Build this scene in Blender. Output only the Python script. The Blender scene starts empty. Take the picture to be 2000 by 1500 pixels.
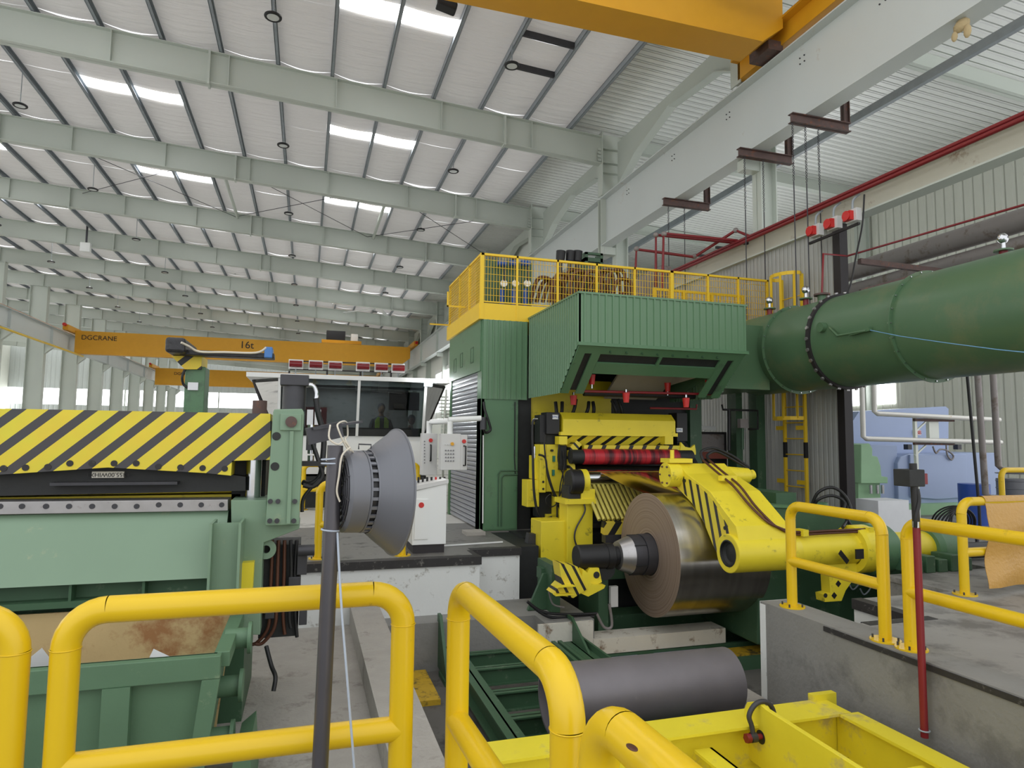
import bpy, bmesh, math, random
from mathutils import Vector, Matrix
random.seed(7)
SC = bpy.context.scene
COL = SC.collection
PI = math.pi
# ------------------------------------------------------------------ camera
CAM = Vector((0, 0, 1.65))
FPX = 1290.0
ROT = (Matrix.Rotation(-math.radians(17.2), 3, 'Z') @ Matrix.Rotation(PI/2 + math.radians(4.65), 3, 'X')
       @ Matrix.Rotation(math.radians(0.6), 3, 'Z'))
cd = bpy.data.cameras.new('camera'); cam = bpy.data.objects.new('camera', cd); COL.objects.link(cam)
cam.matrix_world = Matrix.Translation(CAM) @ ROT.to_4x4()
cd.sensor_width = 36; cd.lens = FPX/2000*36; cd.clip_start = 0.05; cd.clip_end = 500
SC.camera = cam
# ------------------------------------------------------------------ world, exposure, lights
W = bpy.data.worlds.new('world'); SC.world = W; W.use_nodes = True
bg = W.node_tree.nodes['Background']; bg.inputs[0].default_value = (0.97, 0.985, 1.0, 1); bg.inputs[1].default_value = 1.1
SC.view_settings.view_transform = 'Standard'; SC.view_settings.look = 'None'
SC.view_settings.exposure = 0.42; SC.view_settings.gamma = 1; SC.view_settings.use_curve_mapping = False
SKYLIGHT = 9.0
WINDOW = 3.0

# ------------------------------------------------------------------ materials
def c(r, g, b):
    f = lambda v: (v/255/12.92) if v/255 <= .04045 else ((v/255+.055)/1.055)**2.4
    return (f(r), f(g), f(b), 1)
def node_mat(name):
    m = bpy.data.materials.new(name); m.use_nodes = True
    nt = m.node_tree; b = nt.nodes['Principled BSDF']
    return m, nt, b
def paint(name, rgb, rough=.5, metal=0, var=.12, scale=3, bump=.0, dirt=None, dirt_amt=.0, dscale=2.0, spec=.5, wave=None):
    """painted or bare surface: gentle colour variation, optional blotchy dirt, fine bump, optional ribs (wave = axis, pitch, depth)"""
    m, nt, b = node_mat(name)
    N = nt.nodes; L = nt.links
    g = N.new('ShaderNodeNewGeometry')
    n1 = N.new('ShaderNodeTexNoise'); n1.inputs['Scale'].default_value = scale; n1.inputs['Detail'].default_value = 6
    L.new(g.outputs['Position'], n1.inputs['Vector'])
    mix = N.new('ShaderNodeMix'); mix.data_type = 'RGBA'
    a = [v*(1-var) for v in rgb[:3]]+[1]; d = [min(1, v*(1+var)) for v in rgb[:3]]+[1]
    mix.inputs[6].default_value = a; mix.inputs[7].default_value = d
    L.new(n1.outputs['Fac'], mix.inputs[0])
    out = mix.outputs[2]
    if dirt:
        n2 = N.new('ShaderNodeTexNoise'); n2.inputs['Scale'].default_value = dscale; n2.inputs['Detail'].default_value = 9; n2.inputs['Roughness'].default_value = .7
        L.new(g.outputs['Position'], n2.inputs['Vector'])
        r = N.new('ShaderNodeValToRGB'); r.color_ramp.elements[0].position = .57-dirt_amt*.28; r.color_ramp.elements[1].position = .69-dirt_amt*.28
        L.new(n2.outputs['Fac'], r.inputs['Fac'])
        m2 = N.new('ShaderNodeMix'); m2.data_type = 'RGBA'; m2.inputs[7].default_value = dirt
        L.new(r.outputs['Color'], m2.inputs[0]); L.new(out, m2.inputs[6]); out = m2.outputs[2]
    L.new(out, b.inputs['Base Color'])
    b.inputs['Roughness'].default_value = rough; b.inputs['Metallic'].default_value = metal
    b.inputs['Specular IOR Level'].default_value = spec
    nrm = None
    if bump:
        n3 = N.new('ShaderNodeTexNoise'); n3.inputs['Scale'].default_value = 25; n3.inputs['Detail'].default_value = 4
        L.new(g.outputs['Position'], n3.inputs['Vector'])
        bp = N.new('ShaderNodeBump'); bp.inputs['Strength'].default_value = bump; bp.inputs['Distance'].default_value = .02
        L.new(n3.outputs['Fac'], bp.inputs['Height']); nrm = bp
    if wave:
        ax, pitch, depth = wave
        s = N.new('ShaderNodeSeparateXYZ'); L.new(g.outputs['Position'], s.inputs[0])
        mu = N.new('ShaderNodeMath'); mu.operation = 'MULTIPLY'; mu.inputs[1].default_value = 1/pitch; L.new(s.outputs[ax], mu.inputs[0])
        fr = N.new('ShaderNodeMath'); fr.operation = 'PINGPONG'; fr.inputs[1].default_value = .5; L.new(mu.outputs[0], fr.inputs[0])
        mr = N.new('ShaderNodeMapRange'); mr.inputs[1].default_value = .08; mr.inputs[2].default_value = .22; L.new(fr.outputs[0], mr.inputs[0])
        b2 = N.new('ShaderNodeBump'); b2.inputs['Strength'].default_value = 1; b2.inputs['Distance'].default_value = depth
        L.new(mr.outputs[0], b2.inputs['Height'])
        if nrm: L.new(nrm.outputs[0], b2.inputs['Normal'])
        nrm = b2
    if nrm: L.new(nrm.outputs[0], b.inputs['Normal'])
    return m
def stripes(name, ca, cb, d, period, duty=.5, off=0., rough=.45):
    m, nt, b = node_mat(name); N = nt.nodes; L = nt.links
    g = N.new('ShaderNodeNewGeometry')
    dp = N.new('ShaderNodeVectorMath'); dp.operation = 'DOT_PRODUCT'; dp.inputs[1].default_value = d; L.new(g.outputs['Position'], dp.inputs[0])
    a = N.new('ShaderNodeMath'); a.operation = 'MULTIPLY_ADD'; a.inputs[1].default_value = 1/period; a.inputs[2].default_value = off; L.new(dp.outputs['Value'], a.inputs[0])
    f = N.new('ShaderNodeMath'); f.operation = 'FRACT'; L.new(a.outputs[0], f.inputs[0])
    l = N.new('ShaderNodeMath'); l.operation = 'LESS_THAN'; l.inputs[1].default_value = duty; L.new(f.outputs[0], l.inputs[0])
    n1 = N.new('ShaderNodeTexNoise'); n1.inputs['Scale'].default_value = 4; n1.inputs['Detail'].default_value = 6
    L.new(g.outputs['Position'], n1.inputs['Vector'])
    mx = N.new('ShaderNodeMix'); mx.data_type = 'RGBA'; mx.inputs[6].default_value = ca; mx.inputs[7].default_value = cb; L.new(l.outputs[0], mx.inputs[0])
    m2 = N.new('ShaderNodeMix'); m2.data_type = 'RGBA'; m2.blend_type = 'MULTIPLY'; m2.inputs[0].default_value = .25
    L.new(mx.outputs[2], m2.inputs[6]); L.new(n1.outputs['Color'], m2.inputs[7]); 
    L.new(m2.outputs[2], b.inputs['Base Color']); b.inputs['Roughness'].default_value = rough
    return m
def emit(name, rgb, s):
    m, nt, b = node_mat(name); b.inputs['Base Color'].default_value = rgb
    b.inputs['Emission Color'].default_value = rgb; b.inputs['Emission Strength'].default_value = s
    return m
def glass(name, tint=(0.75, .85, .85, 1), rough=.02):
    """thin pane: reflects like glass and lets most light straight through"""
    m, nt, b = node_mat(name); N = nt.nodes; L = nt.links
    t = N.new('ShaderNodeBsdfTransparent'); t.inputs[0].default_value = tint
    gl = N.new('ShaderNodeBsdfGlossy'); gl.inputs['Roughness'].default_value = rough
    fr = N.new('ShaderNodeFresnel'); fr.inputs[0].default_value = 1.7
    mx = N.new('ShaderNodeMixShader'); L.new(fr.outputs[0], mx.inputs[0]); L.new(t.outputs[0], mx.inputs[1]); L.new(gl.outputs[0], mx.inputs[2])
    L.new(mx.outputs[0], N['Material Output'].inputs[0])
    return m
YEL = c(238, 214, 60); BLK = c(32, 32, 34)
M = dict(
 rail=paint('rail_yellow', c(226, 188, 20), .32, var=.05, dirt=c(150, 120, 40), dirt_amt=-.25, dscale=6, bump=.02),
 crane=paint('crane_yellow', c(220, 160, 34), .45, var=.06),
 myel=paint('machine_yellow', c(232, 212, 50), .42, var=.1, dirt=c(120, 110, 50), dirt_amt=-.1, dscale=5, bump=.03),
 spyel=paint('spreader_yellow', c(228, 212, 52), .45, var=.1, dirt=c(190, 175, 110), dirt_amt=0, dscale=3, bump=.03),
 platyel=paint('platform_yellow', c(236, 196, 40), .5, var=.06),
 green=paint('mill_green', c(84, 122, 88), .42, var=.08, scale=2, dirt=c(70, 92, 72), dirt_amt=.0, bump=.02),
 hood=paint('hood_green', c(96, 130, 98), .34, var=.04, bump=.02),
 sgreen=paint('shear_green', c(122, 148, 124), .45, var=.08, scale=1.5, dirt=c(150, 160, 130), dirt_amt=-.15, dscale=4, bump=.03),
 bgreen=paint('bin_green', c(92, 124, 96), .55, var=.12, dirt=c(130, 150, 120), dirt_amt=-.15, dscale=7, bump=.05),
 dgreen=paint('dark_green', c(60, 92, 66), .5, var=.15, dirt=c(104, 122, 100), dirt_amt=-.1, dscale=6, bump=.04),
 duct=paint('duct_green', c(80, 110, 80), .36, var=.08, scale=1.2, dirt=c(100, 116, 84), dirt_amt=.15, dscale=.8, bump=.03),
 pgreen=paint('pale_green', c(150, 190, 150), .4),
 steel=paint('structural_steel', c(196, 203, 194), .5, var=.04, scale=.8),
 steelb=paint('runway_steel', c(202, 208, 206), .5, var=.04, scale=.8, dirt=c(170, 150, 130), dirt_amt=-.3, dscale=.8),
 purlin=paint('galvanised', c(150, 158, 164), .45, metal=0, var=.2, scale=6),
 insul=paint('insulation_foil', c(222, 220, 218), .5, var=.06, scale=.5, bump=.12),
 sheet=paint('white_sheet', c(240, 242, 238), .35, var=.03, wave=(1, .25, .06)),
 slat=paint('slat_yellow', c(206, 194, 100), .35, metal=.3, var=.15, scale=8),
 sheetx=paint('wall_sheet', c(226, 228, 216), .45, var=.03, wave=(1, .33, .035)),
 sheety=paint('end_wall_sheet', c(190, 196, 192), .5, var=.03, wave=(0, .6, .04)),
 panel=paint('pale_panel', c(226, 230, 222), .5, var=.03),
 trans=paint('translucent_panel', c(170, 172, 168), .35, var=.1, scale=2, wave=(1, .12, .01)),
 rust=paint('rusty_steel', c(96, 78, 74), .7, metal=.2, var=.35, scale=8, dirt=c(140, 86, 60), dirt_amt=.05, dscale=9, bump=.1),
 dark=paint('dark_steel', c(66, 66, 70), .45, metal=.4, var=.25, scale=7, bump=.04),
 black=paint('black_rubber', c(26, 26, 28), .5, var=.2),
 dark_and_shade=paint('dark_machine_and_shade', c(34, 36, 36), .6, var=.4, scale=9, bump=.1),  # near-black machine parts; also paints the shade inside holes, slots and gaps
 chrome=paint('polished_steel', c(200, 202, 205), .18, metal=1, var=.05),
 bare=paint('bare_steel', c(170, 168, 168), .35, metal=.8, var=.18, scale=9, dirt=c(120, 100, 95), dirt_amt=-.1, dscale=8),
 lampgrey=paint('lamp_grey', c(108, 110, 116), .42, metal=.25, var=.06, scale=4),
 polegrey=paint('pole_grey', c(86, 84, 88), .35, metal=.5, var=.12, scale=10),
 white=paint('white_paint', c(232, 234, 232), .4, var=.02),
 boxgrey=paint('panel_grey', c(206, 206, 204), .4, var=.02),
 btn=paint('grey_button', c(120, 120, 122), .4),
 red=paint('red_paint', c(200, 40, 36), .4, var=.05),
 pipered=paint('pipe_red', c(124, 28, 34), .4, var=.08),
 beamred=paint('primer_red', c(130, 62, 48), .6, var=.1),
 rollred=None,
 lampred=paint('siren_red', c(120, 20, 30), .25, var=.15),
 blue=paint('motor_blue', c(158, 174, 208), .42, var=.04),
 bluecan=paint('blue_drum', c(40, 80, 170), .35),
 bluevalve=paint('valve_blue', c(30, 80, 160), .4),
 conc=paint('concrete', c(162, 158, 151), .8, var=.16, scale=5, dirt=c(126, 121, 114), dirt_amt=.1, dscale=2.5, bump=.5),
 concd=paint('concrete_plaster', c(134, 133, 129), .75, var=.14, scale=3, dirt=c(112, 111, 108), dirt_amt=.1, dscale=1.6, bump=.25),
 concw=paint('white_washed_concrete', c(222, 224, 222), .7, var=.03, dirt=c(140, 134, 124), dirt_amt=-.05, dscale=6, bump=.08),
 worn=paint('worn_white_beam', c(208, 204, 192), .7, var=.08, dirt=c(120, 96, 72), dirt_amt=.05, dscale=5, bump=.1),
 floor=paint('hall_floor', c(196, 194, 188), .6, var=.12, scale=.8, dirt=c(112, 110, 106), dirt_amt=.1, dscale=.6),
 deckl=paint('worn_deck', c(142, 140, 136), .55, var=.15, scale=2, dirt=c(104, 102, 100), dirt_amt=.3, dscale=1.6, bump=.05),
 deck=paint('steel_deck', c(124, 122, 118), .5, metal=.3, var=.2, scale=3, dirt=c(70, 68, 66), dirt_amt=.15, dscale=3, bump=.05),
 pitfloor=paint('pit_floor', c(96, 94, 90), .7, var=.2, scale=3, dirt=c(60, 58, 56), dirt_amt=.2, dscale=2, bump=.1),
 yplate=paint('yellow_plate', c(196, 160, 40), .6, var=.2, scale=8, dirt=c(80, 70, 40), dirt_amt=.25, dscale=6),
 edge=paint('black_edge', c(44, 42, 42), .6, var=.3, scale=12, dirt=c(120, 118, 112), dirt_amt=-.05, dscale=14),
 binrust=paint('bin_lining', c(194, 170, 122), .75, var=.15, scale=3, dirt=c(156, 112, 70), dirt_amt=.2, dscale=1.6, bump=.1),
 tube=paint('spool_grey', c(118, 114, 118), .45, metal=.3, var=.15, scale=4, dirt=c(150, 146, 146), dirt_amt=-.25, dscale=12, bump=.03),
 coilside=None, coil=None,
 tarp=paint('orange_tarp', c(196, 150, 72), .35, var=.08, scale=4, bump=.35),
 rope=paint('rope', c(208, 200, 184), .8),
 bluerope=paint('blue_rope', c(110, 160, 200), .6),
 hose=paint('copper_line', c(92, 58, 44), .4, metal=.3),
 cable=paint('white_cable', c(176, 186, 200), .5),
 skyl=emit('skylight_sheet', (1, 1, 1, 1), SKYLIGHT),
 wind=emit('bright_window', (.96, .98, 1, 1), WINDOW),
 lampon=emit('lit_floodlight', (.8, .95, 1, 1), 25),
 lens=paint('lamp_lens', c(214, 218, 216), .2),
 glass=glass('glass'), glassd=glass('tinted_glass', (.34, .39, .40, 1)),
 shutter=paint('roller_shutter', c(170, 173, 180), .4, metal=.3, var=.06, wave=(2, .085, .03)),
 skin=paint('skin', c(140, 100, 78), .6), cloth=paint('dark_cloth', c(40, 42, 48), .8),
 vest=paint('hi_vis_vest', c(190, 220, 70), .6), desk=paint('black_console', c(22, 24, 26), .4),
 orange=paint('orange_rail', c(206, 122, 60), .5), paper=paint('paper', c(226, 228, 232), .6),
 lav=paint('lavender_grey', c(170, 168, 190), .5), label=paint('blue_label', c(60, 90, 160), .4),
 pipe=paint('grey_pipe', c(140, 134, 132), .5, metal=.2, var=.1, dirt=c(110, 96, 86), dirt_amt=.1, dscale=3),
 pipew=paint('white_pipe', c(222, 220, 214), .35, metal=.2, var=.05, dirt=c(190, 160, 110), dirt_amt=-.25, dscale=6),
 black2=paint('black_frame', c(40, 36, 38), .6, var=.2),
 foam=paint('foam', c(190, 170, 130), .9, bump=.5),
)
# --- striped paints, direction chosen in the plane of the plate that carries them
M['st_shear'] = stripes('shear_stripes', c(232, 212, 60), c(66, 64, 66), (1.0, 0, -1.28), .425, .30, .62)
M['st_arm'] = stripes('arm_stripes', c(236, 216, 56), BLK, (0, 1.0, .15), .30, .30, .1)
M['st_guard'] = stripes('guard_stripes', c(236, 208, 56), BLK, (1, 0, -1.1), .29, .32, .2)
M['st_bar'] = stripes('bar_stripes', c(236, 208, 56), BLK, (1, 0, -.6), .27, .28, .4)
M['st_brk'] = stripes('bracket_stripes', c(236, 216, 56), BLK, (1, .3, -.35), .17, .3, .2)
M['st_slat'] = stripes('slat_stripes', c(226, 200, 70), BLK, (1, 0, -.7), .26, .45, .3)
# red rubber roll with streaky wear rings
def rollred():
    m, nt, b = node_mat('red_rubber_roll'); N = nt.nodes; L = nt.links
    g = N.new('ShaderNodeNewGeometry'); mp = N.new('ShaderNodeMapping'); mp.inputs['Scale'].default_value = (14, 1.5, 1.5)
    L.new(g.outputs['Position'], mp.inputs['Vector'])
    n = N.new('ShaderNodeTexNoise'); n.inputs['Scale'].default_value = 1; n.inputs['Detail'].default_value = 5; L.new(mp.outputs[0], n.inputs['Vector'])
    r = N.new('ShaderNodeValToRGB'); e = r.color_ramp.elements; e[0].position = .35; e[0].color = c(70, 26, 34); e[1].position = .6; e[1].color = c(186, 40, 50)
    L.new(n.outputs['Fac'], r.inputs['Fac']); L.new(r.outputs['Color'], b.inputs['Base Color']); b.inputs['Roughness'].default_value = .4
    return m
M['rollred'] = rollred()
def coil_mats():
    m, nt, b = node_mat('aluminium_coil'); N = nt.nodes; L = nt.links
    g = N.new('ShaderNodeNewGeometry'); mp = N.new('ShaderNodeMapping'); mp.inputs['Scale'].default_value = (9, .6, .6)
    L.new(g.outputs['Position'], mp.inputs['Vector'])
    n = N.new('ShaderNodeTexNoise'); n.inputs['Scale'].default_value = 1.4; L.new(mp.outputs[0], n.inputs['Vector'])
    r = N.new('ShaderNodeValToRGB'); e = r.color_ramp.elements; e[0].position = .3; e[0].color = c(176, 172, 166); e[1].position = .7; e[1].color = c(196, 192, 186)
    L.new(n.outputs['Fac'], r.inputs['Fac']); L.new(r.outputs['Color'], b.inputs['Base Color'])
    b.inputs['Metallic'].default_value = 1; b.inputs['Roughness'].default_value = .27
    b.inputs['Anisotropic'].default_value = .5
    # side of the coil: thin wound layers around the axis
    m2, nt, b = node_mat('coil_edge'); N = nt.nodes; L = nt.links
    g = N.new('ShaderNodeNewGeometry'); s = N.new('ShaderNodeVectorMath'); s.operation = 'SUBTRACT'; s.inputs[1].default_value = (0, 8.4, .05)
    L.new(g.outputs['Position'], s.inputs[0])
    mm = N.new('ShaderNodeVectorMath'); mm.operation = 'MULTIPLY'; mm.inputs[1].default_value = (0, 1, 1); L.new(s.outputs[0], mm.inputs[0])
    ln = N.new('ShaderNodeVectorMath'); ln.operation = 'LENGTH'; L.new(mm.outputs[0], ln.inputs[0])
    n = N.new('ShaderNodeTexNoise'); n.noise_dimensions = '1D'; n.inputs['Scale'].default_value = 45; n.inputs['Detail'].default_value = 8; L.new(ln.outputs['Value'], n.inputs['W'])
    r = N.new('ShaderNodeValToRGB'); e = r.color_ramp.elements; e[0].position = .3; e[0].color = c(142, 122, 106); e[1].position = .75; e[1].color = c(168, 150, 134)
    L.new(n.outputs['Fac'], r.inputs['Fac']); L.new(r.outputs['Color'], b.inputs['Base Color'])
    b.inputs['Metallic'].default_value = .45; b.inputs['Roughness'].default_value = .5
    return m, m2
M['coil'], M['coilside'] = coil_mats()
def insulation():
    m, nt, b = node_mat('insulation_sheeting'); N = nt.nodes; L = nt.links
    tr = N.new('ShaderNodeBsdfTranslucent'); tr.inputs[0].default_value = c(236, 232, 228)
    src = M['insul'].node_tree
    mx = N.new('ShaderNodeMixShader'); mx.inputs[0].default_value = .12  # daylight let through to brighten the roof; real foil-backed sheeting passes none
    b.inputs['Base Color'].default_value = c(224, 221, 219); b.inputs['Roughness'].default_value = .42
    g = N.new('ShaderNodeNewGeometry'); mp = N.new('ShaderNodeMapping'); mp.inputs['Scale'].default_value = (.6, 4.5, 1); L.new(g.outputs['Position'], mp.inputs['Vector'])
    n = N.new('ShaderNodeTexNoise'); n.inputs['Scale'].default_value = 1.2; n.inputs['Detail'].default_value = 5; L.new(mp.outputs[0], n.inputs['Vector'])
    bp = N.new('ShaderNodeBump'); bp.inputs['Strength'].default_value = 1; bp.inputs['Distance'].default_value = .1; L.new(n.outputs['Fac'], bp.inputs['Height'])
    L.new(bp.outputs[0], b.inputs['Normal'])
    L.new(b.outputs[0], mx.inputs[1]); L.new(tr.outputs[0], mx.inputs[2]); L.new(mx.outputs[0], N['Material Output'].inputs[0])
    return m
M['insulation'] = insulation()
M['strip'] = paint('strip_sheet', c(206, 186, 160), .14, metal=1, var=.05, scale=2)

# ------------------------------------------------------------------ mesh helpers
WL = {}
def wloc(o): return WL.get(o.name, Vector((0, 0, 0)))
class MB:
    """collects shapes in world coordinates, then links them as ONE mesh object"""
    def __init__(s): s.v = []; s.f = []; s.sm = []
    def add(s, vs, fs, smooth=False):
        n = len(s.v); s.v += [Vector(p) for p in vs]
        for f in fs: s.f.append([i+n for i in f]); s.sm.append(smooth)
        return s
    def box(s, x0, x1, y0, y1, z0, z1):
        x0, x1 = sorted((x0, x1)); y0, y1 = sorted((y0, y1)); z0, z1 = sorted((z0, z1))
        vs = [(x, y, z) for x in (x0, x1) for y in (y0, y1) for z in (z0, z1)]
        return s.add(vs, [(0, 1, 3, 2), (4, 6, 7, 5), (0, 4, 5, 1), (2, 3, 7, 6), (0, 2, 6, 4), (1, 5, 7, 3)])
    def obox(s, ctr, size, rot=None):
        rot = rot or Matrix.Identity(3); ctr = Vector(ctr)
        vs = [ctr + rot @ Vector((a*size[0]/2, b*size[1]/2, d*size[2]/2)) for a in (-1, 1) for b in (-1, 1) for d in (-1, 1)]
        return s.add(vs, [(0, 1, 3, 2), (4, 6, 7, 5), (0, 4, 5, 1), (2, 3, 7, 6), (0, 2, 6, 4), (1, 5, 7, 3)])
    def prism(s, poly, ax, a, b):
        """poly in the two other axes (in xyz order), extruded along ax from a to b"""
        def mk(p, t):
            q = [p[0], p[1]]; q.insert('xyz'.index(ax), t); return q
        n = len(poly); vs = [mk(p, a) for p in poly] + [mk(p, b) for p in poly]
        fs = [list(range(n))[::-1], list(range(n, 2*n))] + [(i, (i+1) % n, n+(i+1) % n, n+i) for i in range(n)]
        return s.add(vs, fs)
    def cyl(s, p0, p1, r, r2=None, n=20, caps=True, inner=None):
        p0 = Vector(p0); p1 = Vector(p1); r2 = r if r2 is None else r2
        d = (p1-p0).normalized(); u = d.orthogonal().normalized(); w = d.cross(u)
        ring = lambda p, q: [p + (u*math.cos(2*PI*i/n) + w*math.sin(2*PI*i/n))*q for i in range(n)]
        a = ring(p0, r); b = ring(p1, r2)
        s.add(a+b, [(i, (i+1) % n, n+(i+1) % n, n+i) for i in range(n)], True)
        if inner:
            ri = inner; k = r2/r
            a2 = ring(p0, ri); b2 = ring(p1, ri*k)
            s.add(a2+b2, [(n+i, n+(i+1) % n, (i+1) % n, i) for i in range(n)], True)
            s.add(a+a2, [(n+i, n+(i+1) % n, (i+1) % n, i) for i in range(n)]); s.add(b+b2, [(i, (i+1) % n, n+(i+1) % n, n+i) for i in range(n)])
        elif caps:
            s.add(a, [list(range(n))[::-1]]); s.add(b, [list(range(n))])
        return s
    def lathe(s, prof, p0, d, n=32, smooth=True):
        """profile of (distance along axis, radius)"""
        p0 = Vector(p0); d = Vector(d).normalized(); u = d.orthogonal().normalized(); w = d.cross(u)
        for (t0, r0), (t1, r1) in zip(prof[:-1], prof[1:]):
            A = [p0+d*t0+(u*math.cos(2*PI*i/n)+w*math.sin(2*PI*i/n))*max(r0, 1e-4) for i in range(n)]
            B = [p0+d*t1+(u*math.cos(2*PI*i/n)+w*math.sin(2*PI*i/n))*max(r1, 1e-4) for i in range(n)]
            s.add(A+B, [(i, (i+1) % n, n+(i+1) % n, n+i) for i in range(n)], smooth and abs(t1-t0) > 1e-4)
        return s
    def tube(s, pts, r, n=10, caps=True, smooth_path=0):
        pts = [Vector(p) for p in pts]
        if smooth_path:
            out = []
            P_ = [pts[0]]+pts+[pts[-1]]
            for i in range(1, len(P_)-2):
                a, b, cc, d = P_[i-1:i+3]
                for k in range(smooth_path):
                    t = k/smooth_path
                    out.append(.5*((2*b)+(cc-a)*t+(2*a-5*b+4*cc-d)*t*t+(3*b-a-3*cc+d)*t**3))
            out.append(pts[-1]); pts = out
        rings = []; u = None
        for i, p in enumerate(pts):
            d = (pts[min(i+1, len(pts)-1)]-pts[max(i-1, 0)])
            if d.length < 1e-6: d = Vector((0, 0, 1))
            d.normalize()
            u = d.orthogonal().normalized() if u is None else (u-d*u.dot(d)).normalized()
            w = d.cross(u); rings.append([p+(u*math.cos(2*PI*k/n)+w*math.sin(2*PI*k/n))*r for k in range(n)])
        vs = [q for rg in rings for q in rg]
        fs = [(j*n+k, j*n+(k+1) % n, (j+1)*n+(k+1) % n, (j+1)*n+k) for j in range(len(rings)-1) for k in range(n)]
        s.add(vs, fs, True)
        if caps: s.add(rings[0], [list(range(n))[::-1]]); s.add(rings[-1], [list(range(n))])
        return s
    def torus(s, ctr, ax, R, r, n=32, m=10):
        ctr = Vector(ctr); d = Vector(ax).normalized(); u = d.orthogonal().normalized(); w = d.cross(u); vs = []
        for i in range(n):
            e = u*math.cos(2*PI*i/n)+w*math.sin(2*PI*i/n)
            vs += [ctr+e*(R+r*math.cos(2*PI*k/m))+d*r*math.sin(2*PI*k/m) for k in range(m)]
        return s.add(vs, [(i*m+k, ((i+1) % n)*m+k, ((i+1) % n)*m+(k+1) % m, i*m+(k+1) % m) for i in range(n) for k in range(m)], True)
    def ball(s, ctr, r, n=14, sc=(1, 1, 1)):
        ctr = Vector(ctr); vs = []; m = n//2
        for j in range(m+1):
            t = PI*j/m
            vs += [ctr+Vector((r*sc[0]*math.sin(t)*math.cos(2*PI*i/n), r*sc[1]*math.sin(t)*math.sin(2*PI*i/n), r*sc[2]*math.cos(t))) for i in range(n)]
        return s.add(vs, [(j*n+i, (j+1)*n+i, (j+1)*n+(i+1) % n, j*n+(i+1) % n) for j in range(m) for i in range(n)], True)
    def bar(s, p0, p1, w, h, up=(0, 0, 1)):
        """rectangular bar from p0 to p1: w across, h along up"""
        p0 = Vector(p0); p1 = Vector(p1); d = (p1-p0); l = d.length; d.normalize(); up = Vector(up)
        x = d.cross(up); x = x.normalized() if x.length > 1e-5 else d.orthogonal().normalized()
        z = x.cross(d); R = Matrix((x, d, z)).transposed()
        return s.obox((p0+p1)/2, (w, l, h), R)
    def ibeam(s, p0, p1, w, h, t=.015, up=(0, 0, 1)):
        p0 = Vector(p0); p1 = Vector(p1); d = (p1-p0).normalized(); up = Vector(up); up = (up-d*up.dot(d)).normalized()
        s.bar(p0, p1, t, h, up)
        for e in (-1, 1): s.bar(p0+up*e*(h/2-t/2), p1+up*e*(h/2-t/2), w, t, up)
        return s
    def build(s, name, mat, parent=None, bevel=0, kind=None, label=None, base=None, flip=False):
        me = bpy.data.meshes.new(name)
        o = bpy.data.objects.new(name, me); COL.objects.link(o)
        if parent is None:
            xs = [p.x for p in s.v]; ys = [p.y for p in s.v]; zs = [p.z for p in s.v]
            off = Vector(base) if base else Vector(((min(xs)+max(xs))/2, (min(ys)+max(ys))/2, min(zs)))
            o.location = off
        else:
            off = wloc(parent); o.parent = parent
        WL[o.name] = Vector(off)
        me.from_pydata([tuple(p-off) for p in s.v], [], s.f)
        me.polygons.foreach_set('use_smooth', s.sm); me.update()
        bm = bmesh.new(); bm.from_mesh(me); bmesh.ops.recalc_face_normals(bm, faces=bm.faces); bm.to_mesh(me); bm.free()
        me.materials.append(M[mat] if isinstance(mat, str) else mat)
        if bevel:
            b = o.modifiers.new('bevel', 'BEVEL'); b.width = bevel; b.segments = 2; b.limit_method = 'ANGLE'; b.angle_limit = math.radians(50)
        if kind: o['kind'] = kind
        if label: o['label'] = label
        return o
def tag(o, label, cat, group=None, kind=None):
    o['label'] = label; o['category'] = cat
    if group: o['group'] = group
    if kind: o['kind'] = kind
    return o
def thing(name, label, cat, loc, group=None):
    o = bpy.data.objects.new(name, None); COL.objects.link(o); o.location = loc; o.empty_display_size = .1
    WL[o.name] = Vector(loc); return tag(o, label, cat, group)
def dup(root, delta, label=None, group=None, rotz=None):
    r = root.copy(); COL.objects.link(r); r.location = root.location + Vector(delta)
    if rotz is not None: r.rotation_euler = (0, 0, rotz)
    if label: r['label'] = label
    if group: r['group'] = group
    for ch in list(root.children):
        q = ch.copy(); COL.objects.link(q); q.parent = r
        for g in list(ch.children):
            e = g.copy(); COL.objects.link(e); e.parent = q
    return r
def struct(name, m, mat): return m.build(name, mat, None, kind='structure')
def one(name, m, mat, label, cat, group=None, bevel=0):
    return tag(m.build(name, mat, None, bevel), label, cat, group)
def lettering(name, txt, size, loc, rot, mat, parent, depth=.004):
    cu = bpy.data.curves.new(name, 'FONT'); cu.body = txt; cu.size = size; cu.extrude = depth; cu.align_x = 'CENTER'; cu.align_y = 'CENTER'
    t = bpy.data.objects.new(name+'_tmp', cu); COL.objects.link(t)
    dg = bpy.context.evaluated_depsgraph_get(); me = bpy.data.meshes.new_from_object(t.evaluated_get(dg))
    COL.objects.unlink(t); bpy.data.objects.remove(t)
    o = bpy.data.objects.new(name, me); COL.objects.link(o); o.parent = parent
    o.location = Vector(loc)-wloc(parent); o.rotation_euler = rot; me.materials.clear(); me.materials.append(M[mat]); return o
def ORD(n): return ['first', 'second', 'third', 'fourth', 'fifth', 'sixth', 'seventh', 'eighth', 'ninth', 'tenth', 'eleventh', 'twelfth', 'thirteenth', 'fourteenth', 'fifteenth', 'sixteenth', 'seventeenth', 'eighteenth', 'nineteenth', 'twentieth'][n]
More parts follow.
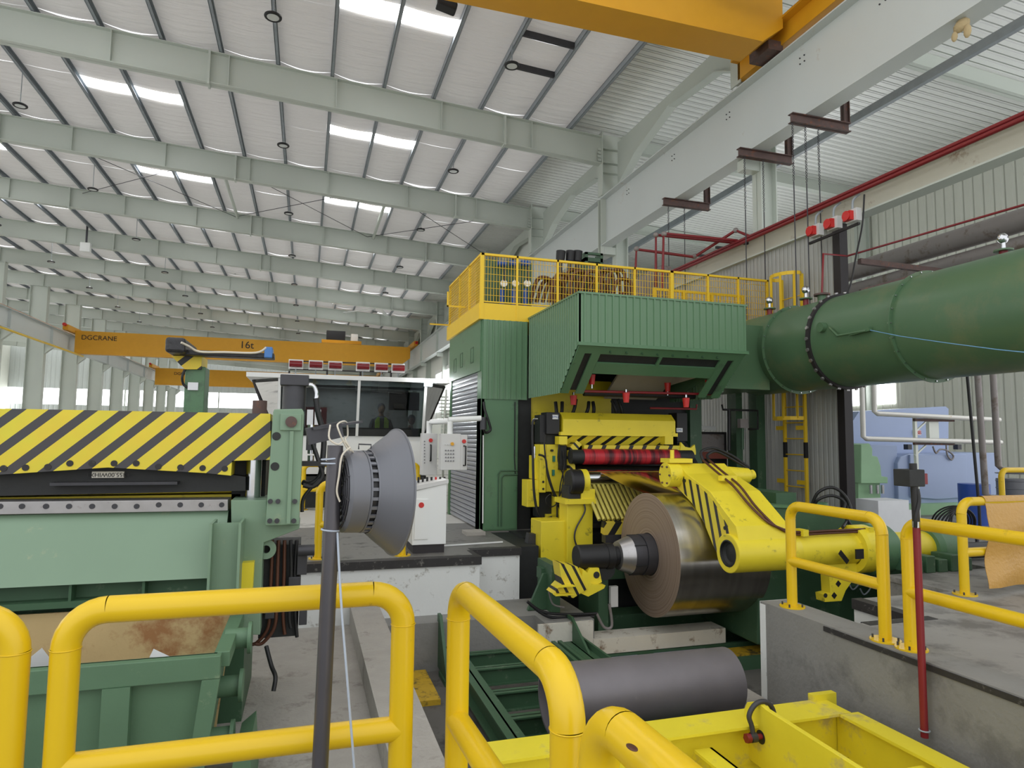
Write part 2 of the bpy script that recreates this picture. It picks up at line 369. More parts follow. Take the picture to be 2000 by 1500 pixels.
def ribbed(m, a, b, z0, z1, pitch, depth, out):
    """vertical ribbed sheet from plan point a to b between z0 and z1 (numbers or functions of t), ribs towards out"""
    a = Vector((a[0], a[1], 0)); b = Vector((b[0], b[1], 0)); L = (b-a).length; n = max(1, round(L/pitch)); out = Vector((out[0], out[1], 0))
    pts = []
    for i in range(n):
        for t, o in ((0, 0), (.58, 0), (.66, 1), (.86, 1), (.94, 0)): pts.append(((i+t)/n, o))
    pts.append((1, 0))
    f0 = z0 if callable(z0) else (lambda t: z0); f1 = z1 if callable(z1) else (lambda t: z1)
    vs = []
    for t, o in pts:
        p = a+(b-a)*t+out*depth*o
        vs += [(p.x, p.y, f0(t)), (p.x, p.y, f1(t))]
    m.add(vs, [(2*i, 2*i+2, 2*i+3, 2*i+1) for i in range(len(pts)-1)])
    # thin backing gives the sheet its thickness
    q = -out*.03
    A, B = a+q, b+q
    m.add([(a.x, a.y, f0(0)), (b.x, b.y, f0(1)), (b.x, b.y, f1(1)), (a.x, a.y, f1(0)), (A.x, A.y, f0(0)), (B.x, B.y, f0(1)), (B.x, B.y, f1(1)), (A.x, A.y, f1(0))],
          [(4, 7, 6, 5), (0, 4, 5, 1), (3, 2, 6, 7), (0, 3, 7, 4), (1, 5, 6, 2)])
    return m
def at(u, v, **k):
    """world point seen at (u, v) of the 2000x1500 photo on the plane x=, y= or z="""
    d = ROT @ Vector(((u-1000)/FPX, (750-v)/FPX, -1)); (n, val), = k.items(); i = 'xyz'.index(n)
    return CAM + d*((val-CAM[i])/d[i])
# ================================================================== SETTING
BAYY = 7.15; Y0 = 19.24; KN = 13; YEND = 114.0
zt = lambda x: 12.03-.0575*x      # rafter top = purlin underside
zb = lambda x: 11.12-.058*x       # rafter underside
zr = lambda x: zt(x)+.21          # roof sheet
# operating floor, left of and behind the pit
m = MB(); m.box(-42, 2.36, 9.05, 11.4, -.06, 0); m.box(2.36, 3.12, 9.6, 11.4, -.06, 0); m.box(-42, 20, 11.4, 12.6, -.06, 0)
m.box(-42, .75, -6, 2.95, -.06, 0)
struct('floor', m, 'deck')
m = MB(); m.box(5.55, 20, 4.95, 5.71, -.06, 0); m.box(8.7, 20, 5.71, 11.4, -.06, 0); m.box(4.86, 20, -6, 4.95, -.06, 0); m.box(6.9, 8.7, 5.71, 6.62, -.06, 0); struct('floor_right', m, 'deckl')
m = MB(); m.box(-42, 20, 12.6, YEND, -.06, 0); struct('floor_hall', m, 'floor')
# pit and walkway bottoms, walls
m = MB(); m.box(-8, .62, 2.95, 9.05, -.9, -.8); struct('floor_walkway', m, 'conc')
m = MB(); m.box(.62, 12, -2, 11.4, -1.5, -1.36); struct('floor_pit', m, 'pitfloor')
m = MB(); m.box(-8, 2.36, 9.05, 9.25, -1.36, -.10); m.box(2.2, 2.35, 9.07, 9.61, -1.36, -.102); m.box(2.34, 3.12, 9.6, 9.8, -1.36, -.104); m.box(3.0, 3.11, 9.61, 11.4, -1.36, -.106); struct('wall_pit_back', m, 'concw')
m = MB(); m.box(-8, 2.38, 9.02, 9.2, -.105, .004); m.box(2.36, 3.14, 9.57, 9.75, -.10, .004); m.box(2.3, 2.372, 9.19, 9.58, -.1, .003); struct('trim_1', m, 'edge')
m = MB(); m.box(1.0, 3.05, 8.68, 9.05, -1.36, -.75); m.box(3.05, 3.75, 8.3, 9.6, -1.36, -.75); m.box(2.36, 3.05, 9.05, 9.6, -1.36, -.75); struct('wall_pit_ledge', m, 'concd')
m = MB(); m.box(2.95, 3.72, 8.26, 8.3, -1.06, -.76); struct('wall_pit_ledge_paint', m, 'worn')
m = MB(); m.box(.62, .98, 2.95, 9.05, -1.36, -.55); struct('wall_walkway', m, 'conc')
m = MB(); m.box(-8, .75, 2.8, 2.95, -.9, -.06); m.box(.6, .75, -2, 2.95, -1.36, -.06); struct('wall_near_platform', m, 'concd')
m = MB(); m.box(4.52, 4.86, -2, 5.88, -1.36, 0); struct('wall_pit_right', m, 'concd')
m = MB(); m.box(4.515, 4.53, 5.80, 5.885, -1.3, -.02); m.box(4.52, 4.86, 5.875, 5.89, -1.3, 0); struct('wall_pit_right_edge_paint', m, 'concw')
m = MB(); m.box(4.508, 4.522, 2.2, 5.0, -.055, -.012); struct('trim_2', m, 'edge')
m = MB(); m.box(5.55, 5.7, 4.96, 5.71, -1.36, -.1); m.box(4.86, 5.7, 4.85, 4.95, -1.36, -.1); struct('wall_recess', m, 'concw')
m = MB(); m.box(5.53, 5.66, 4.98, 5.72, -.1, .004); m.box(4.9, 5.7, 4.86, 4.97, -.1, .004); struct('trim_3', m, 'edge')
m = MB(); m.box(8.72, 8.9, 6.6, 11.4, -1.36, -.062); m.box(6.92, 8.72, 6.5, 6.6, -1.36, -.062); m.box(6.92, 7.02, 5.72, 6.5, -1.36, -.062); m.box(3.12, 8.9, 11.45, 11.6, -1.36, -.062); struct('wall_pit_far', m, 'concd')
# outer walls
m = MB(); m.box(19.9, 20, 13, YEND, 0, 11.5); struct('wall_right', m, 'sheetx')
m = MB(); m.box(9.82, 9.9, 26.4, YEND, 0, 11.7); struct('wall_partition', m, 'panel')
m = MB(); m.box(-42, 20, YEND, YEND+.2, 0, 5.9); m.box(-42, 20, YEND, YEND+.2, 8.3, 14.6); struct('wall_back', m, 'sheety')
m = MB(); m.box(-42.2, -42, 14, YEND, 0, 5); m.box(-42.2, -42, 14, YEND, 7.4, 14.6); struct('wall_left', m, 'sheetx')
WN = [0]
def window(x0, x1, y0, y1, z0, z1):
    WN[0] += 1; m = MB(); m.box(x0, x1, y0, y1, z0, z1); return struct('window_%d' % WN[0], m, 'wind')
window(-42, 9.8, YEND+.05, YEND+.1, 5.9, 8.3)
window(-42.15, -42.1, 14, YEND, 5, 7.4)
window(19.86, 19.9, 18.3, 27, 3.0, 7.4)
# frames dividing the end-wall window band
for i in range(8):
    m = MB(); m.box(-40+i*6.6, -39.8+i*6.6, YEND-.08, YEND, 0, 8.6); struct('trim_%d' % (4+i), m, 'steel')
# right partition beneath the low beam: translucent sheets with a black edge frame
m = MB(); m.box(9.3, 9.36, 9.75, 26, 0, 5.66); struct('wall_translucent', m, 'trans')
m = MB(); m.box(9.24, 9.42, 9.58, 9.75, 0, 5.66); struct('trim_14', m, 'black2')
# roof
xs = [.37+1.49*j for j in range(-28, 6)]
def is_sky(xa, k):
    j = round((xa-.37)/1.49); return (j % 5) in (0, 1) and j < 4
m = MB(); sk = []
for j in range(len(xs)-1):
    for k in range(-1, KN+1):
        ya = Y0+BAYY*(k-1); yb = ya+BAYY
        segs = [(ya, ya+3.35), (ya+3.35, ya+4.05), (ya+4.05, yb)]
        for q, (a, b) in enumerate(segs):
            if q == 1 and is_sky(xs[j], k):
                sk.append((xs[j], xs[j+1], a, b)); continue
            n = 6; ny = 1 if q == 1 else 4; vs = []; sag = .07*random.uniform(.5, 1.4)
            for iy in range(ny+1):
                for ix in range(n+1):
                    t = ix/n; x = xs[j]+(xs[j+1]-xs[j])*t
                    e = 0
                    yy = a+(b-a)*iy/ny
                    if q == 0: e = max(0, 1-iy/ny*2)
                    if q == 2: e = max(0, iy/ny*2-1)
                    z = zr(x)-sag*math.sin(PI*t)*(.5+1.0*e)
                    vs.append((x, yy, z))
            m.add(vs, [(r*(n+1)+s_, r*(n+1)+s_+1, (r+1)*(n+1)+s_+1, (r+1)*(n+1)+s_) for r in range(ny) for s_ in range(n)], True)
# outer skin left out, so daylight passes through the insulation
struct('ceiling', m, 'insulation')
m = MB(); a, b = xs[-1], 20
m.add([(a, -1, zr(a)+.02), (b, -1, zr(b)+.02), (b, YEND, zr(b)+.02), (a, YEND, zr(a)+.02), (a, -1, zr(a)+.08), (b, -1, zr(b)+.08), (b, YEND, zr(b)+.08), (a, YEND, zr(a)+.08)],
      [(0, 3, 2, 1), (4, 5, 6, 7), (0, 1, 5, 4), (2, 3, 7, 6), (0, 4, 7, 3), (1, 2, 6, 5)])
struct('ceiling_bare_sheet', m, 'sheet')
for (a, b, y0, y1) in sk:
    if y0 < 12 or y0 > 90: pass
    WN[0] += 1; m = MB(); z0, z1 = zr(a)+.03, zr(b)+.03
    m.add([(a+.03, y0, z0), (b-.03, y0, z1), (b-.03, y1, z1), (a+.03, y1, z0), (a+.03, y0, z0+.02), (b-.03, y0, z1+.02), (b-.03, y1, z1+.02), (a+.03, y1, z0+.02)],
          [(0, 3, 2, 1), (4, 5, 6, 7), (0, 1, 5, 4), (2, 3, 7, 6), (0, 4, 7, 3), (1, 2, 6, 5)])
    o = m.build('window_%d' % WN[0], 'skyl', None, kind='structure')

# ================================================================== STEEL FRAME
# rafters
def rafter():
    t = thing('roof_rafter', '', 'roof beam', (-16, Y0, 11.12+.058*16), 'tapered rafters of the main hall')
    xa, xb = -41, 8.9
    m = MB(); m.prism([(xa, zb(xa)), (xb, zb(xb)), (xb, zt(xb)), (xa, zt(xa))], 'y', Y0-.01, Y0+.01); m.build('web', 'steel', t)
    for nm, f, s in (('bottom_flange', zb, 1), ('top_flange', zt, -1)):
        m = MB(); m.prism([(xa, f(xa)), (xb, f(xb)), (xb, f(xb)+.02*s), (xa, f(xa)+.02*s)], 'y', Y0-.15, Y0+.15); m.build(nm, 'steel', t)
    for i, x in enumerate((-38, -34, -30, -26, -22, -18.5, -12.8, -8.3, -5.3, -2.4, .5, 3.6, 6.5)):
        m = MB(); m.box(x-.012, x+.012, Y0-.13, Y0+.13, zb(x)+.02, zt(x)-.02); m.build('stiffener', 'steel', t)
    for x in (-10.5, -2.9, 5.6):
        m = MB(); m.box(x-.03, x+.03, Y0-.17, Y0+.17, zb(x)-.05, zt(x)-.0); m.build('splice_plate', 'steel', t)
    return t
r0 = rafter()
r0['label'] = 'pale tapered roof rafter nearest the camera, meeting the wide column beside the runway girder'
for k in range(1, KN):
    dup(r0, (0, BAYY*k, 0), 'pale tapered roof rafter, %s one back from the camera' % ORD(k))
for i, x in enumerate(xs):
    if x < -28.5: continue
    m = MB()
    a = zt(x)
    m.box(x-.055, x+.045, 5, YEND, a+.02, a+.035); m.box(x-.045, x-.035, 5, YEND, a+.02, a+.2); m.box(x+.037, x+.045, 5, YEND, a+.02, a+.05); m.box(x-.045, x+.045, 5, YEND, a+.185, a+.2)
    j = i-28
    side = 'straight above the view centre line' if j == 0 else ('%s to the right of the purlin that runs straight up the picture' % ORD(j-1) if j > 0 else ('%s to the left of the purlin that runs straight up the picture' % (ORD(-j-1) if j > -21 else 'one of the far ones')))
    if j < -20: side = 'number %d to the left of the purlin that runs straight up the picture' % -j
    one('roof_purlin', m, 'purlin', 'galvanised roof purlin, '+side, 'purlin', 'galvanised purlins under the roof')
# right-hand columns
def column_right():
    t = thing('building_column', '', 'column', (9.3, Y0, 0), 'columns along the right runway')
    m = MB(); m.box(8.9, 8.93, Y0-.17, Y0+.17, 9.55, zr(8.9)-.05); m.box(9.67, 9.7, Y0-.17, Y0+.17, 9.55, zr(9.7)-.05); m.box(8.93, 9.67, Y0-.012, Y0+.012, 9.55, zr(9.7)-.05); m.build('upper_shaft', 'steel', t)
    m = MB(); m.ibeam((9.62, Y0, 0), (9.62, Y0, 9.5), .3, .42, .025, (1, 0, 0)); m.build('lower_shaft', 'steel', t)
    m = MB(); m.box(9.0, 9.41, Y0-.12, Y0+.12, 7.6, 7.84); m.build('bracket', 'steel', t)
    for z in (zb(8.9)+.03, zb(8.9)-.3, zb(8.9)+.5):
        m = MB(); m.box(8.93, 9.67, Y0-.16, Y0+.16, z, z+.025); m.build('stiffener', 'steel', t)
    for q in range(4):
        m = MB(); m.box(8.78, 8.9, Y0-.1, Y0-.08, zb(8.9)+.08+q*.12, zb(8.9)+.16+q*.12); m.build('gusset', 'steel', t)
    return t
c0 = column_right(); c0['label'] = 'wide pale steel column carrying the nearest rafter, behind the rolling mill'
for k in range(-1, KN):
    if k: dup(c0, (0, BAYY*k, 0), 'pale steel column right of the runway, behind the hanging chains' if k < 0 else 'pale steel column of the right-hand row, %s beyond the wide one behind the mill' % ORD(k-1))
# haunched struts between the columns above the runway
def strut():
    y0, y1 = Y0-BAYY+.2, Y0-.2
    lo = [(y0, 10.1), (y0+1.2, 10.75), (y0+3.4, 10.95), (y1-1.4, 10.45), (y1, 9.75)]
    t = thing('portal_strut', 'pale haunched strut between the two nearest right-hand columns, above the runway girder', 'strut', (9.45, (y0+y1)/2, 9.75), 'haunched struts above the right runway')
    m = MB(); m.prism(lo+[(y1, 11.35), (y0, 11.35)], 'x', 9.44, 9.46); m.build('web', 'steel', t)
    m = MB(); m.prism([(a, b) for a, b in lo]+[(a, b-.03) for a, b in lo[::-1]], 'x', 9.32, 9.58); m.build('flange', 'steel', t)
    return t
s0 = strut()
for k in range(1, 8): dup(s0, (0, BAYY*k, 0), 'pale haunched strut above the right runway, %s bay beyond the nearest one' % ORD(k-1))
# runways
def runway(name, x, y0, y1, za, z1, lab, seg, mat='steelb', rail='steel', railname='rail', side=-1):
    t = thing(name, lab, 'runway girder', (x, (y0+y1)/2, za))
    m = MB(); m.box(x-.012, x+.012, y0, y1, za+.03, z1-.03); m.build('web', mat, t)
    m = MB(); m.box(x-.2, x+.2, y0, y1, za, za+.03); m.build('bottom_flange', mat, t)
    m = MB(); m.box(x-.22, x+.22, y0, y1, z1-.03, z1); m.build('top_flange', mat, t)
    m = MB(); m.box(x-.05, x+.05, y0, y1, z1, z1+.1); m.build(railname, rail, t)
    y = y0+seg/2
    while y < y1:
        m = MB(); m.box(x-.18, x+.18, y-.012, y+.012, za+.03, z1-.03)
        if name == 'runway_beam' : m.build('stiffener', mat, t)
        for dy in (-.05, .05):
            for dz in (-.2, -.28):
                pass
        y += seg
    return t
rw = runway('runway_girder', 9.08, 3.0, Y0-.1, 7.86, 9.45, 'deep pale blue-grey crane runway girder crossing the upper right, nearest span', 30)
for i, y in enumerate((8.3, 10.2, 12.6, 15.0, 17.6)):
    m = MB()
    for dy in (-.06, .06):
        for dz in (-.06, .06): m.cyl((9.07, y+dy, 9.12+dz), (9.05, y+dy, 9.12+dz), .014, n=8)
    m.build('bolt_cluster', 'dark', rw)
rf = runway('runway_girder', 9.08, Y0+.12, YEND-1, 7.86, 9.45, 'far spans of the pale crane runway girder running away behind the mill guard rail', 200)
for q in (-.1, .1):
    m = MB(); m.box(8.88, 9.28, Y0+q-.012, Y0+q+.012, 7.6, 9.45); m.build('end_plate', 'steel', rf)
for k in range(9):
    m = MB(); m.box(8.9, 9.26, Y0+BAYY*k+BAYY-.015, Y0+BAYY*k+BAYY+.015, 7.9, 9.42); m.build('stiffener', 'steel', rf)
lw = runway('runway_beam', -17.9, 30, YEND-1, 8.05, 9.3, 'grey crane runway beam with an orange rail along the far left columns', BAYY, 'steelb', 'orange')
m = MB(); m.cyl((-17.2, 34, 7.75), (-17.2, 60, 7.75), .07); one('conduit_pipe', m, 'rail', 'thin yellow pipe running below the far left runway beam', 'pipe')
# left columns
def column_left():
    y = Y0+BAYY*3
    t = thing('building_column', 'grey-green steel column at the left picture edge, left row', 'column', (-18.7, y, 0), 'columns of the left row')
    m = MB(); m.ibeam((-18.7, y, 0), (-18.7, y, zb(-18.7)), .5, 1.1, .03, (1, 0, 0)); m.build('shaft', 'steel', t)
    m = MB(); m.prism([(-18.15, 7.3), (-17.6, 7.8), (-17.6, 8.03), (-18.15, 8.03)], 'y', y-.15, y+.15); m.build('bracket', 'steel', t)
    return t
l0 = column_left()
for k in range(1, 10): dup(l0, (0, BAYY*k, 0), 'grey-green steel column of the left row, %s one beyond the picture edge' % ORD(k-1))
# side bay
for i, y in enumerate((Y0-BAYY, Y0, Y0+BAYY)):
    f = lambda x: zr(x)-.47
    m = MB(); m.prism([(9.75, f(9.75)), (19.9, f(19.9)), (19.9, f(19.9)+.45), (9.75, f(9.75)+.45)], 'y', y-.01, y+.01)
    m.prism([(9.75, f(9.75)), (19.9, f(19.9)), (19.9, f(19.9)+.02), (9.75, f(9.75)+.02)], 'y', y-.12, y+.12)
    one('side_bay_rafter', m, 'steel', ['pale rafter of the right side bay nearest the camera', 'pale rafter of the right side bay, middle of three', 'pale rafter of the right side bay, farthest of three'][i], 'roof beam')
m = MB(); m.box(10.95, 11.05, 3, 40, 8.45, 8.62); one('eave_channel', m, 'purlin', 'galvanised channel running lengthways behind the deep runway girder', 'channel')
for i, y in enumerate((Y0-BAYY, Y0, Y0+BAYY)):
    m = MB(); m.ibeam((19.6, y, 0), (19.6, y, 10.6), .3, .4, .02, (1, 0, 0)); one('wall_column', m, 'steel', 'pale wall column of the side bay, %s one from the camera' % ORD(i), 'column')
# low beam with red pipes above the translucent partition
t = thing('low_runway_beam', 'pale rust-stained beam above the translucent partition on the right', 'beam', (9.33, 14, 5.66))
m = MB(); m.box(9.31, 9.35, 4.5, 26, 5.69, 6.12); m.build('web', paint('stained_steel', c(196, 194, 178), .6, var=.06, dirt=c(130, 96, 66), dirt_amt=-.12, dscale=1.6), t)
for z in (5.66, 6.12):
    m = MB(); m.box(9.2, 9.5, 4.5, 26, z, z+.03); m.build('flange', 'steel', t)
for i, (x, z, lab) in enumerate(((9.05, 6.06, 'dark red sprinkler main along the low beam, upper of the two'), (9.0, 5.97, 'dark red sprinkler main along the low beam, lower of the two'))):
    m = MB(); m.cyl((x, 4.5, z), (x, 26, z), .036, n=12); one('sprinkler_main', m, 'pipered', lab, 'pipe', 'red sprinkler mains on the low beam')
# ceiling lamps
def ufo(x, k, lab, g='ring-shaped high-bay lamps'):
    y = Y0+BAYY*k-3.6; z = 11.28-.02*x
    t = thing('high_bay_lamp', lab, 'lamp', (x, y, z), g)
    m = MB(); m.torus((x, y, z+.05), (0, 0, 1), .165, .035); m.build('rim', 'black', t)
    m = MB(); m.lathe([(0, 0), (0, .15), (.03, .15), (.06, .08), (.12, .05), (.12, 0)], (x, y, z+.03), (0, 0, 1)); m.build('body', 'lens', t)
    m = MB(); m.cyl((x, y, z+.12), (x, y, zt(x)+.05), .012, n=8); m.build('stem', 'purlin', t)
    return t
rows = ((-1.07, 'middle row'), (4.75, 'right row'), (-8.6, 'left row'), (-14.6, 'far left row'))
for x, nm in rows:
    L0 = None
    for k in range(0, 8):
        if x < -8 and k == 0: continue
        lab = 'black-rimmed round ceiling lamp on a stem, %s, %s from the camera' % (nm, ORD(k if x > -8 else k-1))
        if L0 is None: L0 = ufo(x, k, lab); k0 = k
        else: dup(L0, (0, BAYY*(k-k0), 0), lab)
# loudspeaker boxes hanging from the rafters
for i, (u, v, k, lab) in enumerate(((168, 484, 3, 'left one'), (460, 522, 4, 'right one'))):
    y = Y0+BAYY*k-.4; p = at(u, v, y=y); t = thing('hanging_speaker', 'white square box hanging on a dark rod from a far rafter, '+lab, 'speaker', tuple(p-Vector((0, 0, .25))), 'white boxes hanging from the rafters')
    m = MB(); m.box(p.x-.24, p.x+.24, y-.2, y+.1, p.z-.25, p.z+.25); m.build('housing', 'white', t, bevel=.02)
    m = MB(); m.box(p.x-.04, p.x+.04, y-.04, y+.04, p.z+.25, zt(p.x)+.15); m.build('rod', 'dark', t)
# large slow ceiling fans
for i, (u, v, y, lab) in enumerate(((742, 603, 52.0, 'nearer one'), (722, 634, 67.0, 'farther one'))):
    p = at(u, v, y=y); t = thing('ceiling_fan', 'very large white ceiling fan with long blades, '+lab, 'fan', tuple(p), 'large ceiling fans')
    m = MB(); m.cyl(p, p+Vector((0, 0, .3)), .35, n=20); m.build('hub', 'white', t)
    m = MB(); m.cyl(p+Vector((0, 0, .3)), (p.x, y, zt(p.x)+.1), .06, n=10); m.build('stem', 'white', t)
    for k in range(6):
        a = k*PI/3+.25+i*.3; e = Vector((math.cos(a), math.sin(a), 0)); m = MB(); m.bar(p+e*.3+Vector((0, 0, .05)), p+e*3.7+Vector((0, 0, .0)), .3, .05); m.build('blade', 'white', t)
# floodlight under the roof beside the near crane
t = thing('floodlight', 'black square floodlight hanging at the top edge beside the yellow crane', 'lamp', (2.62, 13.4, 11.1))
p = at(872, 12, y=13.4); WL[t.name] = Vector(p); t.location = p
m = MB(); m.obox(p, (.44, .3, .17), Matrix.Rotation(.2, 3, 'Y')); m.build('housing', 'black', t, bevel=.04)
m = MB(); m.box(p.x-.03, p.x+.03, p.y-.03, p.y+.03, p.z+.05, p.z+.5); m.build('bracket', 'dark', t)
# cross bracing rods in the third bay
for i, (xa, xb) in enumerate(((-10.0, -3.6), (-3.6, 2.6), (2.6, 8.8))):
    ya, yb = Y0+BAYY*1+.1, Y0+BAYY*2-.1
    for s in (0, 1):
        a, b = ((xa, ya), (xb, yb)) if s else ((xb, ya), (xa, yb))
        m = MB(); m.cyl((a[0], a[1], zt(a[0])-.18), (b[0], b[1], zt(b[0])-.18), .014, n=6)
        one('brace_rod', m, 'dark', 'thin dark diagonal roof brace rod, %s, %s' % (['left bay', 'middle bay', 'right bay'][i], 'running away to the right' if s else 'running away to the left'), 'rod')
for i, x in enumerate((-3.5, 2.9)):
    m = MB(); m.cyl((x, Y0+BAYY+.1, zt(x)-.2), (x, Y0+2*BAYY-.1, zt(x)-.2), .07, n=10)
    one('brace_tube', m, 'steel', 'round pale brace tube between two rafters, %s' % ['left one', 'right one'][i], 'tube')
# short trimmers between purlins near the top
for i, v in enumerate((95, 130)):
    y = (15.15, 16.6)[i]; xa, xb = xs[28+3]+.03, xs[28+4]-.03
    m = MB(); m.bar((xa, y, zt(xa)+.1), (xb, y, zt(xb)+.1), .07, .16); one('roof_trimmer', m, 'dark', ['dark short trimmer between two purlins near the crane, nearer one', 'dark short trimmer between two purlins near the crane, farther one'][i], 'beam')

# ================================================================== CRANES
def crane(name, lab, y, x0, x1, z0, z1, wid, word, tonne, xt, logo_x, ts):
    t = thing(name, lab, 'crane', ((x0+x1)/2, y, z0))
    m = MB(); m.prism([(x0, z0+.75*(z1-z0)*.0+.0), (x1-1.0, z0), (x1, z0+.45*(z1-z0)), (x1, z1), (x0, z1)], 'y', y, y+wid); m.build('girder', 'crane', t)
    m = MB(); m.box(x0+.3, x1-.5, y-.06, y, z0, z0+.08); m.build('flange', 'crane', t)
    for x in (x0-.38, x1+.1):
        zz = 9.42 if x < 0 else 9.57
        m = MB(); m.box(x, x+.35, y-1.6, y+2.4, zz, zz+.4); m.build('end_carriage', 'crane', t)
        m = MB(); m.cyl((x+.17, y-1.9, 9.78), (x+.17, y-1.6, 9.78), .12); m.build('bumper', 'red', t)
    if word:
        lettering('maker_lettering', word, ts*.62, (logo_x, y-.02, (z0+z1)/2+.38), (PI/2, 0, 0), 'black', t)
        lettering('load_lettering', '16t', ts, (xt, y-.02, (z0+z1)/2+.38), (PI/2, 0, 0), 'black', t)
    return t
cr = crane('overhead_crane', 'yellow 16t overhead crane girder spanning the far hall, nearer of the two far cranes', 58.6, -17.4, 8.6, 7.8, 9.6, .6, 'DGCRANE', '16t', -4.98, -15.75, .84)
m = MB(); m.box(1.0, 4.4, 59.6, 61, 9.76, 10.05); m.build('trolley', 'crane', cr)
m = MB(); m.box(1.4, 3.0, 59.8, 60.8, 10.05, 10.9); m.build('hoist', 'black', cr)
m = MB(); m.box(3.5, 4.1, 59.8, 60.6, 10.05, 10.7); m.build('control_box', 'white', cr)
c2 = crane('overhead_crane', 'second yellow 16t overhead crane farther down the hall, below the first girder', 87.2, -17.4, 8.6, 7.5, 9.5, .6, 'DGCRANE', '16t', -4.9, -14.2, .8)
# near crane at the top right
t = thing('overhead_crane', 'large yellow crane girder crossing the top right corner close above', 'crane', (4, 10.7, 9.25))
m = MB(); m.prism([(-8, 9.42), (8.25, 9.42), (8.75, 9.8), (8.75, 11.0), (-8, 11.0)], 'y', 10.35, 11.0); m.build('girder', 'crane', t)
m = MB(); m.box(-8, 8.25, 10.31, 11.04, 9.40, 9.42); m.build('flange', 'crane', t)
m = MB(); m.box(8.9, 9.3, 6.5, 12.0, 9.62, 10.05); m.build('end_carriage', 'crane', t)
m = MB(); m.box(8.72, 8.9, 6.5, 12.0, 10.0, 10.05); m.build('carriage_flange', 'crane', t)
m = MB(); m.cyl((9.1, 12.0, 9.8), (9.1, 12.25, 9.8), .1); m.build('bumper', 'red', t)
m = MB(); m.box(8.6, 8.95, 10.6, 11.2, 9.5, 9.7); m.build('wheel_box', 'rust', t)
m = MB(); m.cyl((7.0, 9.7, 10.1), (8.6, 9.7, 10.1), .12); m.build('drive_shaft', 'dark', t)
def stripes_at(name, cb, d, period, duty, p0, ca=c(236, 214, 58)):
    return stripes(name, ca, cb, d, period, duty, -(Vector(d).dot(p0))/period % 1)
# ================================================================== HANDRAILS
def guard(name, label, a, b, group=None, top=1.0, mid=.45, r=.049, z0=0, lean=0, bend=.13, base=True, cat='handrail'):
    a = Vector((a[0], a[1], 0)); b = Vector((b[0], b[1], 0)); d = (b-a).normalized()
    t = thing(name, label, cat, ((a.x+b.x)/2, (a.y+b.y)/2, z0), group)
    def arc(p, sgn):
        out = []
        for k in range(9):
            th = PI/2*k/8
            out.append(p+d*sgn*(bend-bend*math.cos(th))+Vector((0, 0, top-bend+bend*math.sin(th))))
        return out
    A = arc(a, 1); B = arc(b, -1)[::-1]
    m = MB(); m.tube([A[-1], B[0]], r, 24, caps=False); m.build('top_rail', 'rail', t)
    for e in (A, B[::-1]):
        m = MB(); m.tube(e, r, 24, caps=False); m.build('elbow', 'rail', t)
    for p in (a, b):
        m = MB(); m.cyl(p+Vector((0, 0, z0+.012)), p+Vector((0, 0, top-bend)), r, n=24, caps=False)
        m.torus(p+Vector((0, 0, top-bend)), (0, 0, 1), r+.0005, .0025, 24, 6); m.build('post', 'rail', t)
        if base:
            m = MB(); m.cyl(p+Vector((0, 0, z0)), p+Vector((0, 0, z0+.012)), .12, n=24); f = m.build('base_flange', 'rail', t)
            m = MB()
            for q in range(4):
                e = Vector((math.cos(q*PI/2+.6), math.sin(q*PI/2+.6), 0))*.095
                m.cyl(p+e+Vector((0, 0, z0+.012)), p+e+Vector((0, 0, z0+.04)), .009, n=6)
            m.build('anchor_bolts', 'dark', f)
    if mid:
        m = MB(); m.tube([a+Vector((0, 0, mid)), b+Vector((0, 0, mid))], r, 24, caps=False); m.build('mid_rail', 'rail', t)
    return t
ya = 2.84
guard('handrail', 'near yellow pipe handrail frame in front of the green scrap bin', (at(120, 1400, y=ya).x, ya), (at(785, 1320, y=ya).x, ya), 'yellow pipe handrails')
guard('handrail', 'yellow pipe handrail cut off at the left edge of the picture', (at(22, 1400, y=ya).x-1.6, ya), (at(20, 1400, y=ya).x, ya), 'yellow pipe handrails')
guard('handrail', 'near yellow handrail frame running towards the camera, beside the concrete trench wall', (.655, 2.86), (.70, 1.72), 'yellow pipe handrails')
guard('handrail', 'nearest yellow handrail at the bottom edge with a brown paint chip on its rail', (.69, 1.50), (.72, .3), 'yellow pipe handrails')
guard('handrail', 'yellow handrail frame on the grey pit wall, in front of the yellow pivot tube', (4.68, 5.60), (4.66, 4.47), 'yellow pipe handrails')
guard('handrail', 'yellow handrail leaving the right edge, behind the red hose-like pole, with black scuffs', (4.68, 4.24), (4.66, 1.6), 'yellow pipe handrails')
guard('handrail', 'yellow handrail on the right platform with the orange tarpaulin over it', (6.9, 5.55), (9.6, 5.55), 'yellow pipe handrails')
guard('handrail', 'yellow handrail at the edge of the white platform, behind the grey lamp shade', (.2, 9.42), (1.33, 9.4), 'yellow pipe handrails', r=.05)
guard('handrail', 'yellow handrail below the white control cabin', (at(592, 950, y=15.6).x, 15.6), (at(816, 950, y=15.6).x, 15.6), 'yellow pipe handrails', r=.055)
guard('handrail', 'short yellow handrail at the far right edge beside the grey drum', (at(1957, 960, y=9).x, 9), (at(1957, 960, y=9).x+2.2, 9), 'yellow pipe handrails', top=1.15)
m = MB(); ch = at(1237, 1462, z=1.045); m.ball((ch.x-.003, ch.y, 1.0475), .014, sc=(.7, 1.3, .15)); one('paint_chip', m, 'hose', 'small brown paint chip on the nearest yellow rail', 'chip')
